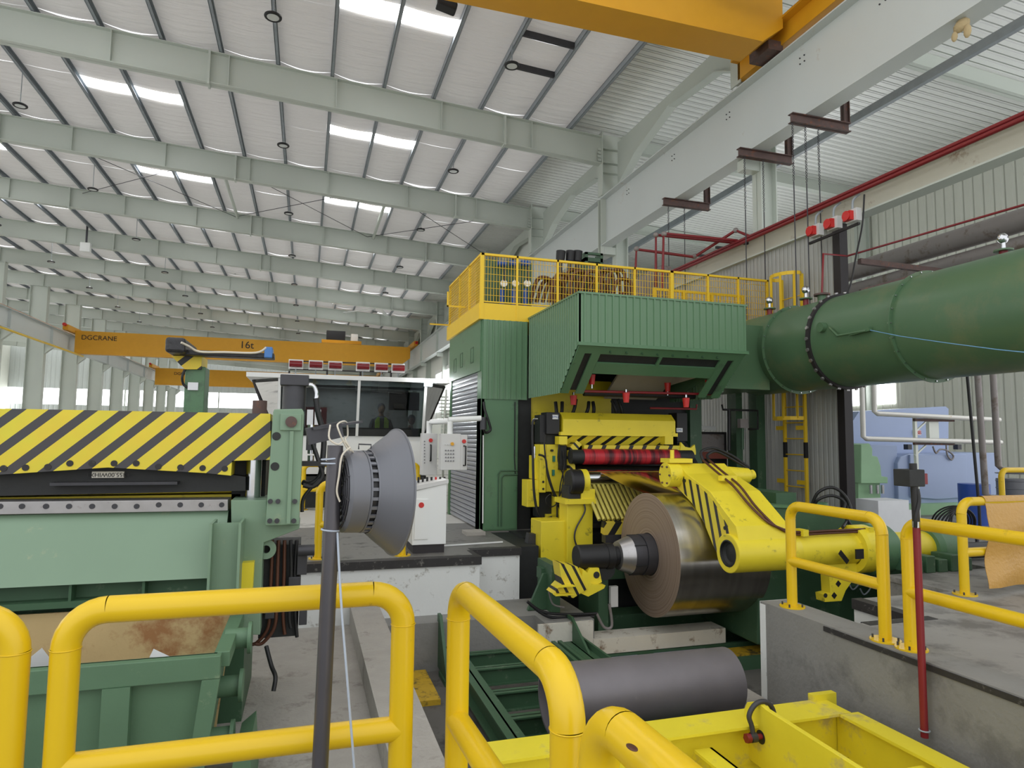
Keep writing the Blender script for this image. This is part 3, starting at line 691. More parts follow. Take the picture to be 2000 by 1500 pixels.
# ================================================================== LAMP ON A POLE
px = at(640, 1150, y=2.62)
pt = at(655, 870, y=2.62); pb = at(625, 1500, y=2.62); dr = (pb-pt)/(pb.z-pt.z)
p0 = pt + dr*(0-pt.z)
m = MB(); m.cyl(p0, pt, .0295, n=20, inner=.024); one('lamp_pole', m, 'polegrey', 'dark grey steel tube pole standing in front of the near handrail', 'pole')
m = MB(); a = at(603, 862, y=2.6); b = at(702, 824, y=2.66)
t = thing('pole_head_bracket', 'grey steel angle bracket tied on top of the lamp pole', 'bracket', (pt.x, pt.y, pt.z))
m.bar(at(600, 853, y=2.6), at(668, 838, y=2.64), .012, .062); m.build('web_plate', 'dark', t)
m = MB(); m.bar(at(604, 838, y=2.62), at(700, 824, y=2.7), .075, .008); m.build('flange_plate', 'dark', t)
m = MB(); m.tube([at(645, 830, y=2.59), at(643, 856, y=2.57), at(660, 868, y=2.57), at(672, 862, y=2.6), at(686, 880, y=2.62), at(676, 872, y=2.6), at(662, 842, y=2.58), at(660, 828, y=2.6), at(676, 824, y=2.66), at(679, 850, y=2.66), at(674, 858, y=2.62), at(684, 876, y=2.62), at(692, 886, y=2.66)], .0035, 6, smooth_path=5)
m.tube([at(684, 874, y=2.61), at(668, 890, y=2.585), at(662, 930, y=2.58), at(658, 960, y=2.58), at(664, 980, y=2.58)], .004, 6, smooth_path=5)
one('rope', m, 'rope', 'pale rope knotted round the bracket and hanging beside the lamp', 'rope')
for i, (u1, v1, u2, v2) in enumerate(((640, 896, 672, 882), (640, 905, 664, 898), (632, 1035, 662, 1028))):
    q = at(645, v1, y=2.62); m = MB(); m.torus((q.x+.0, q.y, q.z), (.1*(i-1), 0, 1), .032, .0035, 20, 6); one('cable_tie', m, 'cable', 'white tie round the lamp pole, %s' % ['topmost', 'just below the topmost', 'lowest'][i], 'tie')
# lamp: axis roughly along +x, shade opening to the right and slightly towards the camera
LC = at(665, 962, y=2.62); ax = Vector((1, .21, -.03)).normalized()
LC = LC + Vector((.0, .06, 0))
t = thing('industrial_lamp', 'grey high-bay lamp with wide conical shade tied sideways to the pole', 'lamp', tuple(LC))
m = MB(); m.lathe([(0, 0), (0, .145), (.012, .158), (.075, .16), (.08, .157)], LC, ax, 48); m.build('housing', 'lampgrey', t)
m = MB(); m.lathe([(.08, .150), (.11, .152)], LC, ax, 48); vb = m.build('vent_band', 'black', t)
m = MB()
u = ax.orthogonal().normalized(); w = ax.cross(u)
for i in range(28):
    e = u*math.cos(2*PI*i/28)+w*math.sin(2*PI*i/28); tng = ax.cross(e)
    m.obox(LC+ax*.095+e*.157, (.032, .012, .008), Matrix((ax, tng, e)).transposed())
m.lathe([(.078, .16), (.084, .162)], LC, ax, 48); m.lathe([(.106, .164), (.113, .166)], LC, ax, 48); m.build('vent_ribs', 'lampgrey', t)
m = MB(); m.lathe([(.110, .165), (.15, .20), (.212, .248), (.214, .254), (.22, .254), (.22, .248), (.208, .240), (.145, .19), (.110, .158)], LC, ax, 64); m.build('shade', 'lampgrey', t)
m = MB(); m.lathe([(.110, 0), (.110, .158)], LC, ax, 32); m.build('lens', 'lens', t)
m = MB()
for k in range(6):
    R_ = .02+k*.024; m.torus(LC-ax*.004, ax, R_, .0035, 32, 6)
for k in range(10):
    e = u*math.cos(2*PI*k/10)+w*math.sin(2*PI*k/10); m.bar(LC-ax*.004+e*.02, LC-ax*.004+e*.148, .006, .004, ax)
m.build('rear_grille', 'dark', t)
m = MB(); q = LC+ax*.10+Vector((0, 0, .165)); m.tube([q+ax*-.03, q+ax*-.03+Vector((0, 0, .02)), q+ax*.02+Vector((0, 0, .02)), q+ax*.02], .003, 6); m.build('hanging_eye', 'dark', t)
m = MB(); m.tube([at(659, 1040, y=2.6), at(663, 1120, y=2.58), at(668, 1200, y=2.56), at(676, 1300, y=2.55), at(684, 1400, y=2.55), at(692, 1500, y=2.55), at(697, 1560, y=2.56)], .0045, 8, smooth_path=4)
one('power_cable', m, 'cable', 'pale blue-grey cable hanging down beside the lamp pole', 'cable')
# ================================================================== SHEAR
YS = 6.3
A = lambda u, v, y=YS: at(u, v, y=y)
def xz(u, v, y=YS): p = at(u, v, y=y); return (p.x, p.z)
t = thing('shear', 'green plate shear with a black and yellow striped top beam at the left', 'machine', (-1.6, 6.6, -.8))
SH = t
m = MB(); m.prism([xz(-150, 795), xz(528, 808), xz(529, 898), xz(453, 900), xz(451, 929), xz(403, 924), xz(211, 913), xz(0, 927), xz(-150, 936)], 'y', YS, YS+.55)
per = at(442, 810, y=YS).x-at(380, 810, y=YS).x
bm_ = m.build('knife_beam', stripes_at('shear_stripes2', c(70, 68, 70), (1, 0, -1.1), per, .40, at(482, 810, y=YS)), t)
for i in range(13):
    m = MB(); u_ = 7+i*43.2-86.4; v_ = 914-abs(u_-211)*.0+(-6 if 150 < u_ < 270 else 0)+(u_-211 > 60)*6
    if u_ > 445: continue
    v_ = (902 if u_ > 120 and u_ < 290 else 908 + (abs(u_-211)-80)*.03); p = A(u_, v_+3)
    m.lathe([(0, .026), (.004, .026), (.004, 0)], (p.x, YS-.001, p.z), (0, -1, 0), 14); m.build('screw', 'edge', bm_)
m = MB(); m.prism([xz(-150, 930, 6.45), xz(0, 921, 6.45), xz(211, 909, 6.45), xz(403, 920, 6.45), xz(480, 931, 6.45), xz(480, 958, 6.45), xz(0, 968, 6.45), xz(-150, 970, 6.45)], 'y', 6.42, 6.8); m.build('upper_knife_holder', 'dark_and_shade', t)
m = MB(); m.prism([(A(96, 945).x, 0), (A(350, 940).x, 0), (A(340, 947).x, -.02), (A(105, 950).x, -.02)], 'y', 6.33, 6.41)
m = MB(); zz = A(220, 945).z; m.box(A(96, 945).x, A(346, 940).x, 6.31, 6.42, zz-.012, zz+.012); m.build('deflector_strip', 'dark', t)
m = MB(); p = A(180, 921, 6.4); q = A(242, 933, 6.4); m.box(p.x, q.x, 6.395, 6.42, q.z, p.z); lb = m.build('size_label', 'worn', t)
o_ = lettering('label_lettering', '+355.00WIHXT', .05, ((p.x+q.x)/2, 6.393, (p.z+q.z)/2), (PI/2, PI, 0), 'black', t, .001)
# opening behind the knives: yellow clamp ledge
m = MB(); z1 = A(150, 965, 6.6).z; m.box(-3.2, A(470, 960, 6.6).x, 6.6, 7.0, z1-.16, z1-.02); m.build('clamp_ledge', 'myel', t)
m = MB(); m.box(-3.2, A(355, 960, 6.5).x, 6.48, 6.6, z1-.085, z1-.05); m.build('clamp_lip', 'myel', t)
m = MB(); m.box(-3.2, -.35, 7.0, 7.3, .2, 2.0-.4); m.build('rear_frame', 'dark_and_shade', t)
# lower knife and body
m = MB(); m.prism([xz(-150, 981, 6.28), xz(446, 975, 6.28), xz(446, 997, 6.28), xz(-150, 1007, 6.28)], 'y', 6.25, 6.5); lk = m.build('lower_knife', 'bare', t, bevel=.004)
for u_ in (0, 43, 90, 135, 180, 224, 267, 310, 352, 393, 433):
    m = MB(); p = A(u_, 989 if u_ < 300 else 986, 6.25); m.lathe([(0, .022), (.004, .022), (.004, 0)], (p.x, 6.249, p.z), (0, -1, 0), 14); m.build('screw', 'dark', lk)
a0, a1 = at(446, 997, y=6.3), at(412, 1128, y=6.02)
m = MB(); m.add([(-3.2, 6.30, a0.z+.0), (a0.x, 6.30, a0.z), (a0.x, 6.0, a1.z), (-3.2, 6.0, a1.z), (-3.2, 6.6, a0.z), (a0.x, 6.6, a0.z), (a0.x, 6.6, a1.z), (-3.2, 6.6, a1.z)],
                [(0, 1, 2, 3), (4, 7, 6, 5), (0, 4, 5, 1), (3, 2, 6, 7), (1, 5, 6, 2), (0, 3, 7, 4)]); m.build('apron', 'sgreen', t)
m = MB(); m.box(-3.2, a0.x, 6.15, 6.5, a1.z-.13, a1.z); m.build('lower_sill', 'dgreen', t)
m = MB(); m.box(-3.2, a0.x, 6.02, 6.5, a1.z-.18, a1.z-.13); m.build('sill_flange', 'dgreen', t)
for u_ in (143, 284): m = MB(); x = at(u_, 1145, y=6.1).x; m.box(x-.01, x+.01, 6.03, 6.2, a1.z-.13, a1.z); m.build('sill_stiffener', 'dgreen', t)
m = MB(); m.box(-3.2, -.45, 6.3, 7.4, -.8, a1.z-.18); m.build('base_frame', 'dgreen', t)
# channel guide and right housing
xa, xb = at(413, 1020, y=5.97).x, at(474, 1020, y=5.97).x
m = MB(); zt_, zb_ = at(440, 1022, y=5.97).z, .33; m.box(xa+.02, xb-.02, 5.97, 6.01, zb_, zt_); m.box(xa, xa+.02, 5.86, 6.2, zb_, zt_+.01); m.box(xb-.02, xb, 5.86, 6.2, zb_, zt_+.01); m.build('guide_channel', 'sgreen', t)
h = [xz(451, 977, 6.2), xz(521, 977, 6.2), xz(520, 1025, 6.2), xz(586, 1025, 6.2), xz(584, 1033, 6.2), xz(515, 1060, 6.2), xz(512, 1105, 6.2), xz(508, 1240, 6.2), xz(455, 1240, 6.2)]
m = MB(); m.prism(h, 'y', 6.2, 6.75); m.build('side_housing', 'sgreen', t, bevel=.006)
m = MB(); m.prism([xz(470, 1098, 6.15), xz(497, 1096, 6.15), xz(494, 1150, 6.15), xz(469, 1150, 6.15)], 'y', 6.1, 6.2); m.build('yellow_guard_plate', 'myel', t)
pp = [xz(534, 806, 6.15), xz(536, 800, 6.15), xz(590, 799, 6.15), xz(594, 806, 6.15), xz(584, 1023, 6.15), xz(519, 1025, 6.15)]
m = MB(); m.prism(pp, 'y', 6.08, 6.6); po = m.build('guide_post', 'sgreen', t, bevel=.008)
m = MB(); p, q = A(548, 808, 6.08), A(588, 841, 6.08); m.box(p.x, q.x, 6.055, 6.08, q.z, p.z); m.build('cover_plate', 'sgreen', po, bevel=.004)
m = MB(); p, q = A(561, 842, 6.08), A(567, 1022, 6.08); m.box(q.x-.03, q.x, 6.05, 6.08, q.z, p.z); m.build('rib', 'sgreen', po)
m = MB(); p = A(569, 824, 6.06); m.cyl((p.x, 6.055, p.z), (p.x, 6.03, p.z), .048, n=24); m.build('pin', 'rust', po)
for (u_, v_) in ((540, 852), (537, 911)):
    p = A(u_, v_, 6.08); m = MB(); m.lathe([(0, .036), (.004, .036), (.004, 0)], (p.x, 6.08, p.z), (0, -1, 0), 20); m.build('bore', 'dark_and_shade', po)  # flat dark disc on the post face paints the shade of the hole
for (u_, v_) in ((528, 979), (543, 979), (576, 979), (527, 1017), (541, 1017), (574, 1017)):
    p = A(u_, v_, 6.08); m = MB(); m.cyl((p.x, 6.08, p.z), (p.x, 6.055, p.z), .021, n=8); m.build('bolt', 'dark', po)
p = A(495, 940, 6.5); m = MB(); m.cyl((p.x, 6.5, A(495, 977, 6.5).z-.1), (p.x, 6.5, A(495, 903, 6.5).z+.05), .068, n=24); m.build('guide_rod', 'chrome', t)
m = MB(); m.box(A(455, 900, 6.6).x, A(520, 900, 6.6).x, 6.6, 6.9, A(455, 975, 6.6).z, A(455, 900, 6.6).z); m.build('rear_housing', 'dark_and_shade', t)
# hydraulic cylinder on top
p = A(575, 770, 6.45); z1 = A(575, 800, 6.45).z; z2 = A(575, 738, 6.45).z
m = MB(); m.cyl((p.x, 6.45, z1), (p.x, 6.45, z2-.06), .105, n=28); cy = m.build('cylinder', 'dark', t)
m = MB(); m.box(p.x-.125, p.x+.125, 6.33, 6.57, z2-.08, z2+.02); m.build('cylinder_cap', 'dark', cy, bevel=.008)
m = MB(); m.tube([A(598, 752, 6.4), A(612, 754, 6.4), A(618, 768, 6.4), A(617, 780, 6.4)], .022, 10, smooth_path=4); m.build('elbow_fitting', 'chrome', cy)
m = MB(); m.tube([A(617, 778, 6.4), A(622, 810, 6.4), A(632, 850, 6.4), A(631, 890, 6.38), A(625, 930, 6.36), A(606, 945, 6.36), A(592, 942, 6.4)], .026, 10, smooth_path=5); m.build('hose', 'black', t)
m = MB(); m.tube([A(592, 948, 6.3), A(612, 950, 6.3), A(630, 930, 6.3), A(622, 900, 6.3), A(612, 870, 6.35), A(605, 846, 6.4)], .02, 10, smooth_path=5); m.build('hose', 'black', t)
m = MB(); m.tube([A(590, 1000, 6.3), A(592, 975, 6.3), A(606, 955, 6.3), A(625, 935, 6.3)], .016, 8, smooth_path=5); m.build('hose', 'black', t)
m = MB(); p = A(608, 860, 6.4); m.box(p.x-.045, p.x+.045, 6.35, 6.45, p.z-.09, p.z+.07); m.build('valve_body', 'dark', t)
for v_ in (836, 880, 896): m = MB(); p = A(607, v_, 6.4); m.cyl((p.x, 6.4, p.z-.03), (p.x, 6.4, p.z+.03), .03, n=6); m.build('pipe_fitting', 'chrome', t)
m = MB(); p, q = A(590, 903, 6.3), A(620, 908, 6.3); m.box(p.x, q.x+.1, 6.25, 6.4, q.z-.01, p.z+.01); m.build('valve_bracket', 'black', t)
# hydraulics block hanging below the housing
m = MB(); m.box(A(512, 1060, 6.5).x, A(588, 1060, 6.5).x, 6.45, 6.9, A(560, 1240, 6.5).z, A(560, 1062, 6.5).z); hb = m.build('hydraulic_block', 'dark_and_shade', t)
rnd = random.Random(3)
for i in range(5):
    u_ = 532+i*12; m = MB(); y_ = 6.4-.02*(i % 2)
    m.tube([A(u_, 1055, y_), A(u_-2, 1120, y_), A(u_-4+rnd.uniform(-3, 3), 1180, y_), A(u_-8, 1225, y_), A(u_-30, 1255, y_), A(u_-45, 1258, y_)] if i < 2 else [A(u_, 1055, y_), A(u_+rnd.uniform(-4, 4), 1120, y_), A(u_-3, 1200, y_), A(u_, 1240+rnd.uniform(-15, 8), y_)], .016, 8, smooth_path=5)
    m.build('hydraulic_line', 'hose' if i < 3 else 'black', t)
for (u_, v_, w_, h_) in ((590, 1100, 18, 40), (575, 1150, 22, 50), (592, 1195, 14, 44), (528, 1175, 16, 60)):
    m = MB(); p, q = A(u_-w_/2, v_-h_/2, 6.42), A(u_+w_/2, v_+h_/2, 6.42); m.box(p.x, q.x, 6.36, 6.46, q.z, p.z); m.build('valve_block', 'dark', t, bevel=.006)
m = MB(); p = A(587, 1075, 6.3); m.cyl((p.x-.02, 6.3, p.z), (p.x+.12, 6.3, p.z), .05, n=16); m.build('accumulator', 'dark', t)
m = MB(); m.tube([A(520, 1262, 6.2), A(530, 1300, 6.1), A(538, 1322, 6.0), A(534, 1350, 5.95)], .018, 8, smooth_path=4); m.build('hose', 'black', t)
m = MB(); p = at(500, 1075, y=6.19); q = MB(); q.lathe([(0, .085), (.03, .085), (.03, .035), (0, .035)], (at(520, 1072, y=6.3).x, 6.3, at(520, 1072, y=6.3).z), (0, -1, 0), 20); q.build('lifting_lug', 'sgreen', t)
# ================================================================== BEAM ARM ABOVE THE SHEAR
t = thing('sensor_arm', 'green post with a black wrapped horizontal arm and blue sensor head', 'machine', tuple(at(378, 800, y=8.2)))
yA = 8.2
p, q = A(362, 715, yA), A(395, 850, yA); m = MB(); m.box(p.x, q.x, yA, yA+.35, 0, p.z); m.build('post', 'green', t, bevel=.01)
m = MB(); m.prism([xz(336, 696, yA), xz(362, 722, yA), xz(394, 722, yA), xz(396, 696, yA)], 'y', yA-.05, yA+.4); m.build('tapered_bracket', 'st_guard', t)
M['headblue'] = paint('sensor_blue', c(64, 118, 184), .4)
M['wrap'] = paint('black_wrap', c(36, 36, 40), .4, var=.5, scale=14, bump=.5)
p, q = A(335, 666, yA), A(371, 696, yA); m = MB(); m.box(p.x, q.x, yA-.35, yA+.5, q.z, p.z); m.build('counterweight', 'wrap', t, bevel=.03)
p, q = A(376, 687, yA), A(537, 704, yA); m = MB(); m.box(p.x-.1, q.x, yA-.2, yA-.0, q.z, p.z); m.build('arm', 'wrap', t, bevel=.01)
m = MB(); p, q = A(517, 678, yA-.2), A(532, 700, yA-.2); m.box(p.x, q.x, yA-.25, yA+.02, q.z, p.z); sh = m.build('sensor_head', 'headblue', t, bevel=.01)
m = MB(); m.tube([A(354, 669, yA-.36), A(370, 677, yA-.3), A(390, 687, yA-.24), A(440, 688, yA-.24), A(500, 689, yA-.24), A(520, 679, yA-.24)], .013, 8, smooth_path=5); m.build('conduit', 'rope', t)
m = MB(); m.tube([A(363, 718, yA-.02), A(356, 735, yA-.05), A(358, 750, yA-.02), A(366, 757, yA-.02)], .014, 8, smooth_path=4); m.build('cable', 'black', t)
m = MB(); m.box(A(368, 745, yA).x, A(388, 745, yA).x, yA-.03, yA, A(370, 762, yA).z, A(370, 747, yA).z); m.build('taped_note', 'paper', t)
m = MB(); p = A(507, 800, 7.1); m.cyl((p.x, 7.1, p.z-.05), (p.x, 7.1, p.z+.09), .07, n=14); m.build('motor_cap', 'rust', SH)
# ================================================================== SCRAP BIN
t = thing('scrap_bin', 'green steel scrap bin with rusty inside, behind the near handrail', 'bin', (-1.4, 5.45, -.8))
zr_ = .17; fr = at(424, 1276, z=zr_); yb_ = at(465, 1195, z=zr_).y; xr = fr.x
yf = fr.y
cor = lambda dz: (xr - .16*max(0, -dz)/1.0)
m = MB()
# front panel, right panel, back panel, bottom as sloped plates
fx0 = -3.2; zb0 = -.78
def plate(m, quad, nrm):
    n = Vector(nrm)*.02; m.add([Vector(q) for q in quad]+[Vector(q)+n for q in quad], [(0, 1, 2, 3), (7, 6, 5, 4), (0, 4, 5, 1), (1, 5, 6, 2), (2, 6, 7, 3), (3, 7, 4, 0)])
plate(m, [(fx0, yf, zb0), (xr-.12, yf+.03, zb0), (xr, yf, zr_), (fx0, yf, zr_)], (0, 1, 0)); m.build('front_panel', 'bgreen', t)
m = MB(); plate(m, [(xr-.12, yf+.03, zb0), (xr-.12, yb_, zb0), (xr, yb_, zr_), (xr, yf, zr_)], (-1, 0, 0)); m.build('end_panel', 'bgreen', t)
m = MB(); plate(m, [(fx0, yb_, zb0), (xr-.1, yb_, zb0), (xr, yb_, zr_+.08), (fx0, yb_, zr_+.08)], (0, 1, 0)); m.build('back_panel', 'binrust', t)
m = MB(); m.box(fx0, xr-.1, yf+.03, yb_, zb0, zb0+.03); m.build('bottom', 'bgreen', t)
m = MB(); m.box(fx0, xr+.03, yf-.06, yf+.02, zr_-.15, zr_); m.build('front_rim', 'bgreen', t, bevel=.006)
m = MB(); m.box(xr-.015, xr+.08, yf+.022, yb_+.02, zr_-.1, zr_+.003); m.build('end_rim', 'bgreen', t, bevel=.006)
for u_ in (230, -20):
    x = at(u_, 1380, y=yf).x; m = MB(); m.box(x-.08, x+.08, yf-.07, yf+.01, zb0+.0, zr_-.15); m.build('front_rib', 'bgreen', t)
m = MB(); m.prism([(xr-.17, zb0), (xr-.07, zb0), (xr+.03, zr_-.15), (xr-.08, zr_-.15)], 'y', yf-.06, yf+.01); m.build('corner_rib', 'bgreen', t)
for i, (dz, ex) in enumerate(((-.05, .0), (-.36, -.04), (-.68, -.08))):
    y_ = yf+.5-.1*i; x = xr+ex
    m = MB(); m.cyl((x, y_, zr_+dz), (x+.16, y_, zr_+dz), .075, n=20); tr = m.build('trunnion', 'bgreen', t)
    m = MB(); m.cyl((x+.16, y_, zr_+dz), (x+.185, y_, zr_+dz), .115, n=24); m.build('trunnion_disc', 'bgreen', tr)
m = MB(); m.prism([(xr+.1, -.8), (xr+.27, -.8), (xr+.24, -.42), (xr+.14, -.5)], 'y', yf-.1, yf+.5); m.build('foot', 'bgreen', t)
# scrap inside, heaped
M['scrapfill'] = paint('scrap_fill', c(120, 96, 70), .8, var=.3, scale=6, bump=.2)
m = MB(); m.box(fx0+.02, xr-.12, yf+.05, yb_-.02, zb0+.03, -.35); o = one('scrap_layer', m, 'scrapfill', 'brown scrap layer lying in the bottom of the green bin', 'scrap', None); o['kind'] = 'stuff'
for i, (us, lab) in enumerate((([(48, 1290), (82, 1262), (108, 1296)], 'crumpled foil sheet in the scrap bin, left one'), ([(292, 1280), (300, 1264), (338, 1282)], 'small white paper scrap in the bin, right one'))):
    pts = [at(u_, v_+3, y=yf+.25+.1*q) for q, (u_, v_) in enumerate(us)]
    lo = [Vector((p.x, p.y+.05, -.34)) for p in pts]
    m = MB(); m.add(pts+lo, [(0, 1, 2), (5, 4, 3), (0, 3, 4, 1), (1, 4, 5, 2), (2, 5, 3, 0)]); one('paper_scrap', m, 'paper', lab, 'scrap')
# ================================================================== PIT: CRADLE FRAME, SPOOL, SPREADER
t = thing('coil_cradle_frame', 'green steel cradle frame lying in the pit under the grey tube', 'frame', (2.6, 7.0, -1.36))
z = -1.0
m = MB(); m.ibeam((1.87, 4.8, z-.13), (1.87, 8.5, z-.13), .17, .26, .02); m.build('left_rail', 'dgreen', t)
m = MB(); m.ibeam((3.4, 4.8, z-.13), (3.4, 8.3, z-.13), .2, .26, .02); m.build('right_rail', 'dgreen', t)
m = MB(); m.box(3.5, 3.53, 5.0, 8.2, z-.25, z+.08); m.build('side_plate', 'dgreen', t)
for y in (8.3, 7.75, 7.0, 6.35, 5.5):
    m = MB(); m.ibeam((1.95, y, z-.15), (3.32, y, z-.15), .12, .2, .015); m.build('cross_beam', 'dgreen', t)
for x in (3.15, 3.24):
    m = MB(); m.bar((x, 7.3, z+.0), (x, 8.6, z+.0), .05, .05); m.build('angle_rail', 'dgreen', t)
m = MB(); m.prism([(7.7, z-.02), (8.5, z-.02), (8.5, z+.3), (8.3, z+.3)], 'x', 3.42, 3.45); m.build('stop_plate', 'dgreen', t)
m = MB(); m.prism([(8.1, z-.3), (8.7, z-.3), (8.75, z+.35), (8.62, z+.35)], 'x', 1.72, 1.76); m.box(1.7, 1.82, 8.1, 8.5, z-.36, z-.3); m.build('post_plate', 'dgreen', t)
for x in (1.87, 3.4):
    for y in (5.2, 8.1):
        m = MB(); m.box(x-.1, x+.1, y-.1, y+.1, -1.36, z-.26); m.build('foot', 'dgreen', t)
m = MB(); m.cyl((2.17, 5.78, -.70), (4.05, 5.78, -.70), .30, n=40, inner=.275); one('steel_spool', m, 'tube', 'large grey steel tube lying across the green cradle frame', 'tube')
# yellow floor plates, channels and white beam in the pit
m = MB(); m.box(1.1, 1.55, 7.6, 8.6, -1.36, -1.3); one('floor_plate', m, 'yplate', 'worn yellow floor plate left of the green cradle, beside the grey ledge', 'plate')
m = MB(); m.prism([(3.6, 7.4), (4.5, 7.35), (3.95, 8.3), (3.62, 8.3)], 'z', -1.3, -1.26); one('floor_plate', m, 'yplate', 'worn yellow triangular floor plate right of the green cradle', 'plate')
m = MB(); m.box(4.1, 6.6, 7.7, 8.15, -1.36, -1.24); one('floor_plate', m, 'yplate', 'long worn yellow walkway plate below the coil', 'plate')
m = MB(); m.box(3.9, 6.6, 7.62, 7.69, -1.36, -1.2); one('channel', m, 'dgreen', 'green channel in front of the long yellow walkway plate', 'beam')
m = MB(); m.box(3.72, 5.75, 8.25, 8.6, -1.2, -1.0); one('white_beam', m, 'worn', 'worn white painted beam with rust stains under the coil', 'beam')
m = MB(); m.box(3.75, 6.4, 8.7, 8.8, -1.36, -1.1); m.box(3.75, 6.4, 8.24, 8.3, -1.36, -1.21); one('green_sill', m, 'dgreen', 'dark green sill below the worn white beam', 'beam')
for i, (xa, xb, z_) in enumerate(((3.75, 4.35, -1.3), (4.6, 5.4, -1.3))):
    m = MB(); m.box(xa, xb, 8.19, 8.23, z_, z_+.06); one('rail_strip', m, 'lav', 'pale lavender strip in the dark slot under the white beam, %s' % ['left', 'right'][i], 'strip')
# small steps against the right wall
m = MB(); m.box(3.9, 4.5, 5.5, 6.2, -1.36, -1.12); m.box(4.15, 4.5, 5.7, 6.3, -1.12, -.94); one('block_stack', m, 'conc', 'two stacked grey blocks against the pit wall, behind the yellow spreader', 'blocks')
# yellow lifting frame
t = thing('lifting_frame', 'yellow welded lifting frame with a shackle eye at the bottom right', 'lifting frame', (3.5, 3.8, -1.36))
z = -.52; a = at(1640, 1380, z=z); xr2 = a.x; yb2 = a.y
xe = at(1455, 1400, z=z).x
m = MB(); m.box(1.2, xr2, yb2-.12, yb2+.18, z-.02, z); m.box(1.2, xr2, yb2+.0, yb2+.02, z-.34, z-.02); m.box(1.2, xr2, yb2-.12, yb2+.18, z-.36, z-.34); m.build('back_beam', 'spyel', t)
for u_ in (1350, 1600):
    x = at(u_, 1450, z=z).x-.1; m = MB(); m.box(x-.008, x+.008, yb2-.11, yb2, z-.34, z-.02); m.build('stiffener', 'spyel', t)
m = MB(); m.box(xr2-.12, xr2+.06, 1.6, yb2-.13, z-.02, z+.002); m.box(xr2-.04, xr2-.02, 1.6, yb2-.01, z-.34, z-.02); m.box(xr2-.12, xr2+.06, 1.6, yb2-.13, z-.36, z-.34); m.build('right_beam', 'spyel', t)
m = MB(); m.box(xr2-.14, xr2+.1, yb2+.14, yb2+.2, z-.1, z+.05); m.build('corner_pad', 'spyel', t)
m = MB(); m.box(xe-.55, xe-.4, 1.6, yb2-.1, z-.14, z-.12); m.box(xe-.42, xe-.4, 1.6, yb2-.1, z-.34, z-.12); m.build('inner_beam', 'spyel', t)
yc = yb2-.95
m = MB(); m.box(xe+.02, xr2-.1, yc-.12, yc+.1, z-.08, z-.06); m.box(xe+.02, xr2-.1, yc-.02, yc, z-.34, z-.08); m.build('cross_beam', 'spyel', t)
m = MB(); m.box(1.2, xr2-.13, 1.6, yb2-.13, z-.40, z-.362); m.build('bottom_plate', 'spyel', t)
for x in (1.4, xr2-.15):
    for y in (1.8, yb2-.1):
        m = MB(); m.box(x-.08, x+.08, y-.08, y+.08, -1.36, z-.4); m.build('leg', 'spyel', t)
ear = at(1478, 1370, x=xe)
pe = [(yb2+.05, z-.3), (yb2+.05, z+.06), (ear.y+.12, ear.z-.05), (ear.y, ear.z), (ear.y-.1, ear.z-.02), (1.6, z+.1-.02), (1.6, z-.36)]
m = MB(); m.prism(pe, 'x', xe, xe+.04); m.build('eye_plate', 'spyel', t, bevel=.004)
g = at(1510, 1465, x=xe); m = MB(); m.prism([(xe-.55, z-.1), (xe, ear.z-.2), (xe, z-.34), (xe-.55, z-.34)], 'y', yc-.02, yc); m.build('gusset', 'spyel', t)
e = at(1492, 1432, x=xe+.02)
sk_ = thing('shackle', 'grey bow shackle with a red pin through the yellow eye plate', 'shackle', (xe+.02, e.y, e.z-.05))
m = MB(); pts = [Vector((xe-.075, e.y, e.z-.02)), Vector((xe-.08, e.y+.01, e.z+.06)), Vector((xe-.095, e.y+.02, e.z+.13)), Vector((xe-.05, e.y+.02, e.z+.2)), Vector((xe+.02, e.y+.02, e.z+.225)), Vector((xe+.09, e.y+.02, e.z+.2)), Vector((xe+.13, e.y+.02, e.z+.13)), Vector((xe+.12, e.y+.01, e.z+.06)), Vector((xe+.115, e.y, e.z-.02))]
m.tube(pts, .019, 12, smooth_path=4); m.lathe([(-.022, .036), (.022, .036)], (xe-.075, e.y, e.z-.02), (1, 0, 0)); m.ball((xe-.075, e.y, e.z-.02), .036); m.ball((xe+.115, e.y, e.z-.02), .036); m.build('bow', 'dark', sk_)
m = MB(); m.cyl((xe-.13, e.y, e.z-.02), (xe+.16, e.y, e.z-.02), .02, n=14); m.cyl((xe-.14, e.y, e.z-.02), (xe-.105, e.y, e.z-.02), .036, n=6); m.build('pin', 'pipered', sk_)
m = MB(); m.lathe([(0, .05), (-.003, .05), (-.003, .0)], (xe-.001, e.y+.01, e.z-.03), (1, 0, 0), 20); m.build('eye_hole', 'dark_and_shade', t)  # hole darkness painted as a thin disc on the plate
# red pole with box on the pit wall
t = thing('call_point_post', 'dark red post with a black box on top, before the right pit wall', 'post', (4.42, 3.9, -1.0))
y_ = 3.95; p1 = at(1783, 900, y=y_); p2 = at(1790, 1030, y=y_); p3 = at(1806, 1440, y=y_)
m = MB(); m.tube([p1+Vector((0, 0, -.02)), p2], .027, 14); m.build('black_conduit', 'black', t)
m = MB(); m.tube([p2, p3], .027, 14); m.build('red_conduit', 'pipered', t)
m = MB(); m.cyl(p2+Vector((0, 0, .045)), p2+Vector((0, 0, -.0)), .03, n=14); m.build('collar', 'chrome', t)
a, b = at(1770, 917, y=y_), at(1801, 950, y=y_); m = MB(); m.box(a.x, b.x, y_-.03, y_+.12, b.z, a.z); bx = m.build('junction_box', 'dark_and_shade', t, bevel=.006)
a, b = at(1800, 925, y=y_), at(1813, 946, y=y_); m = MB(); m.box(a.x, b.x, y_+.0, y_+.1, b.z, a.z); m.build('red_button', 'lampred', t, bevel=.004)
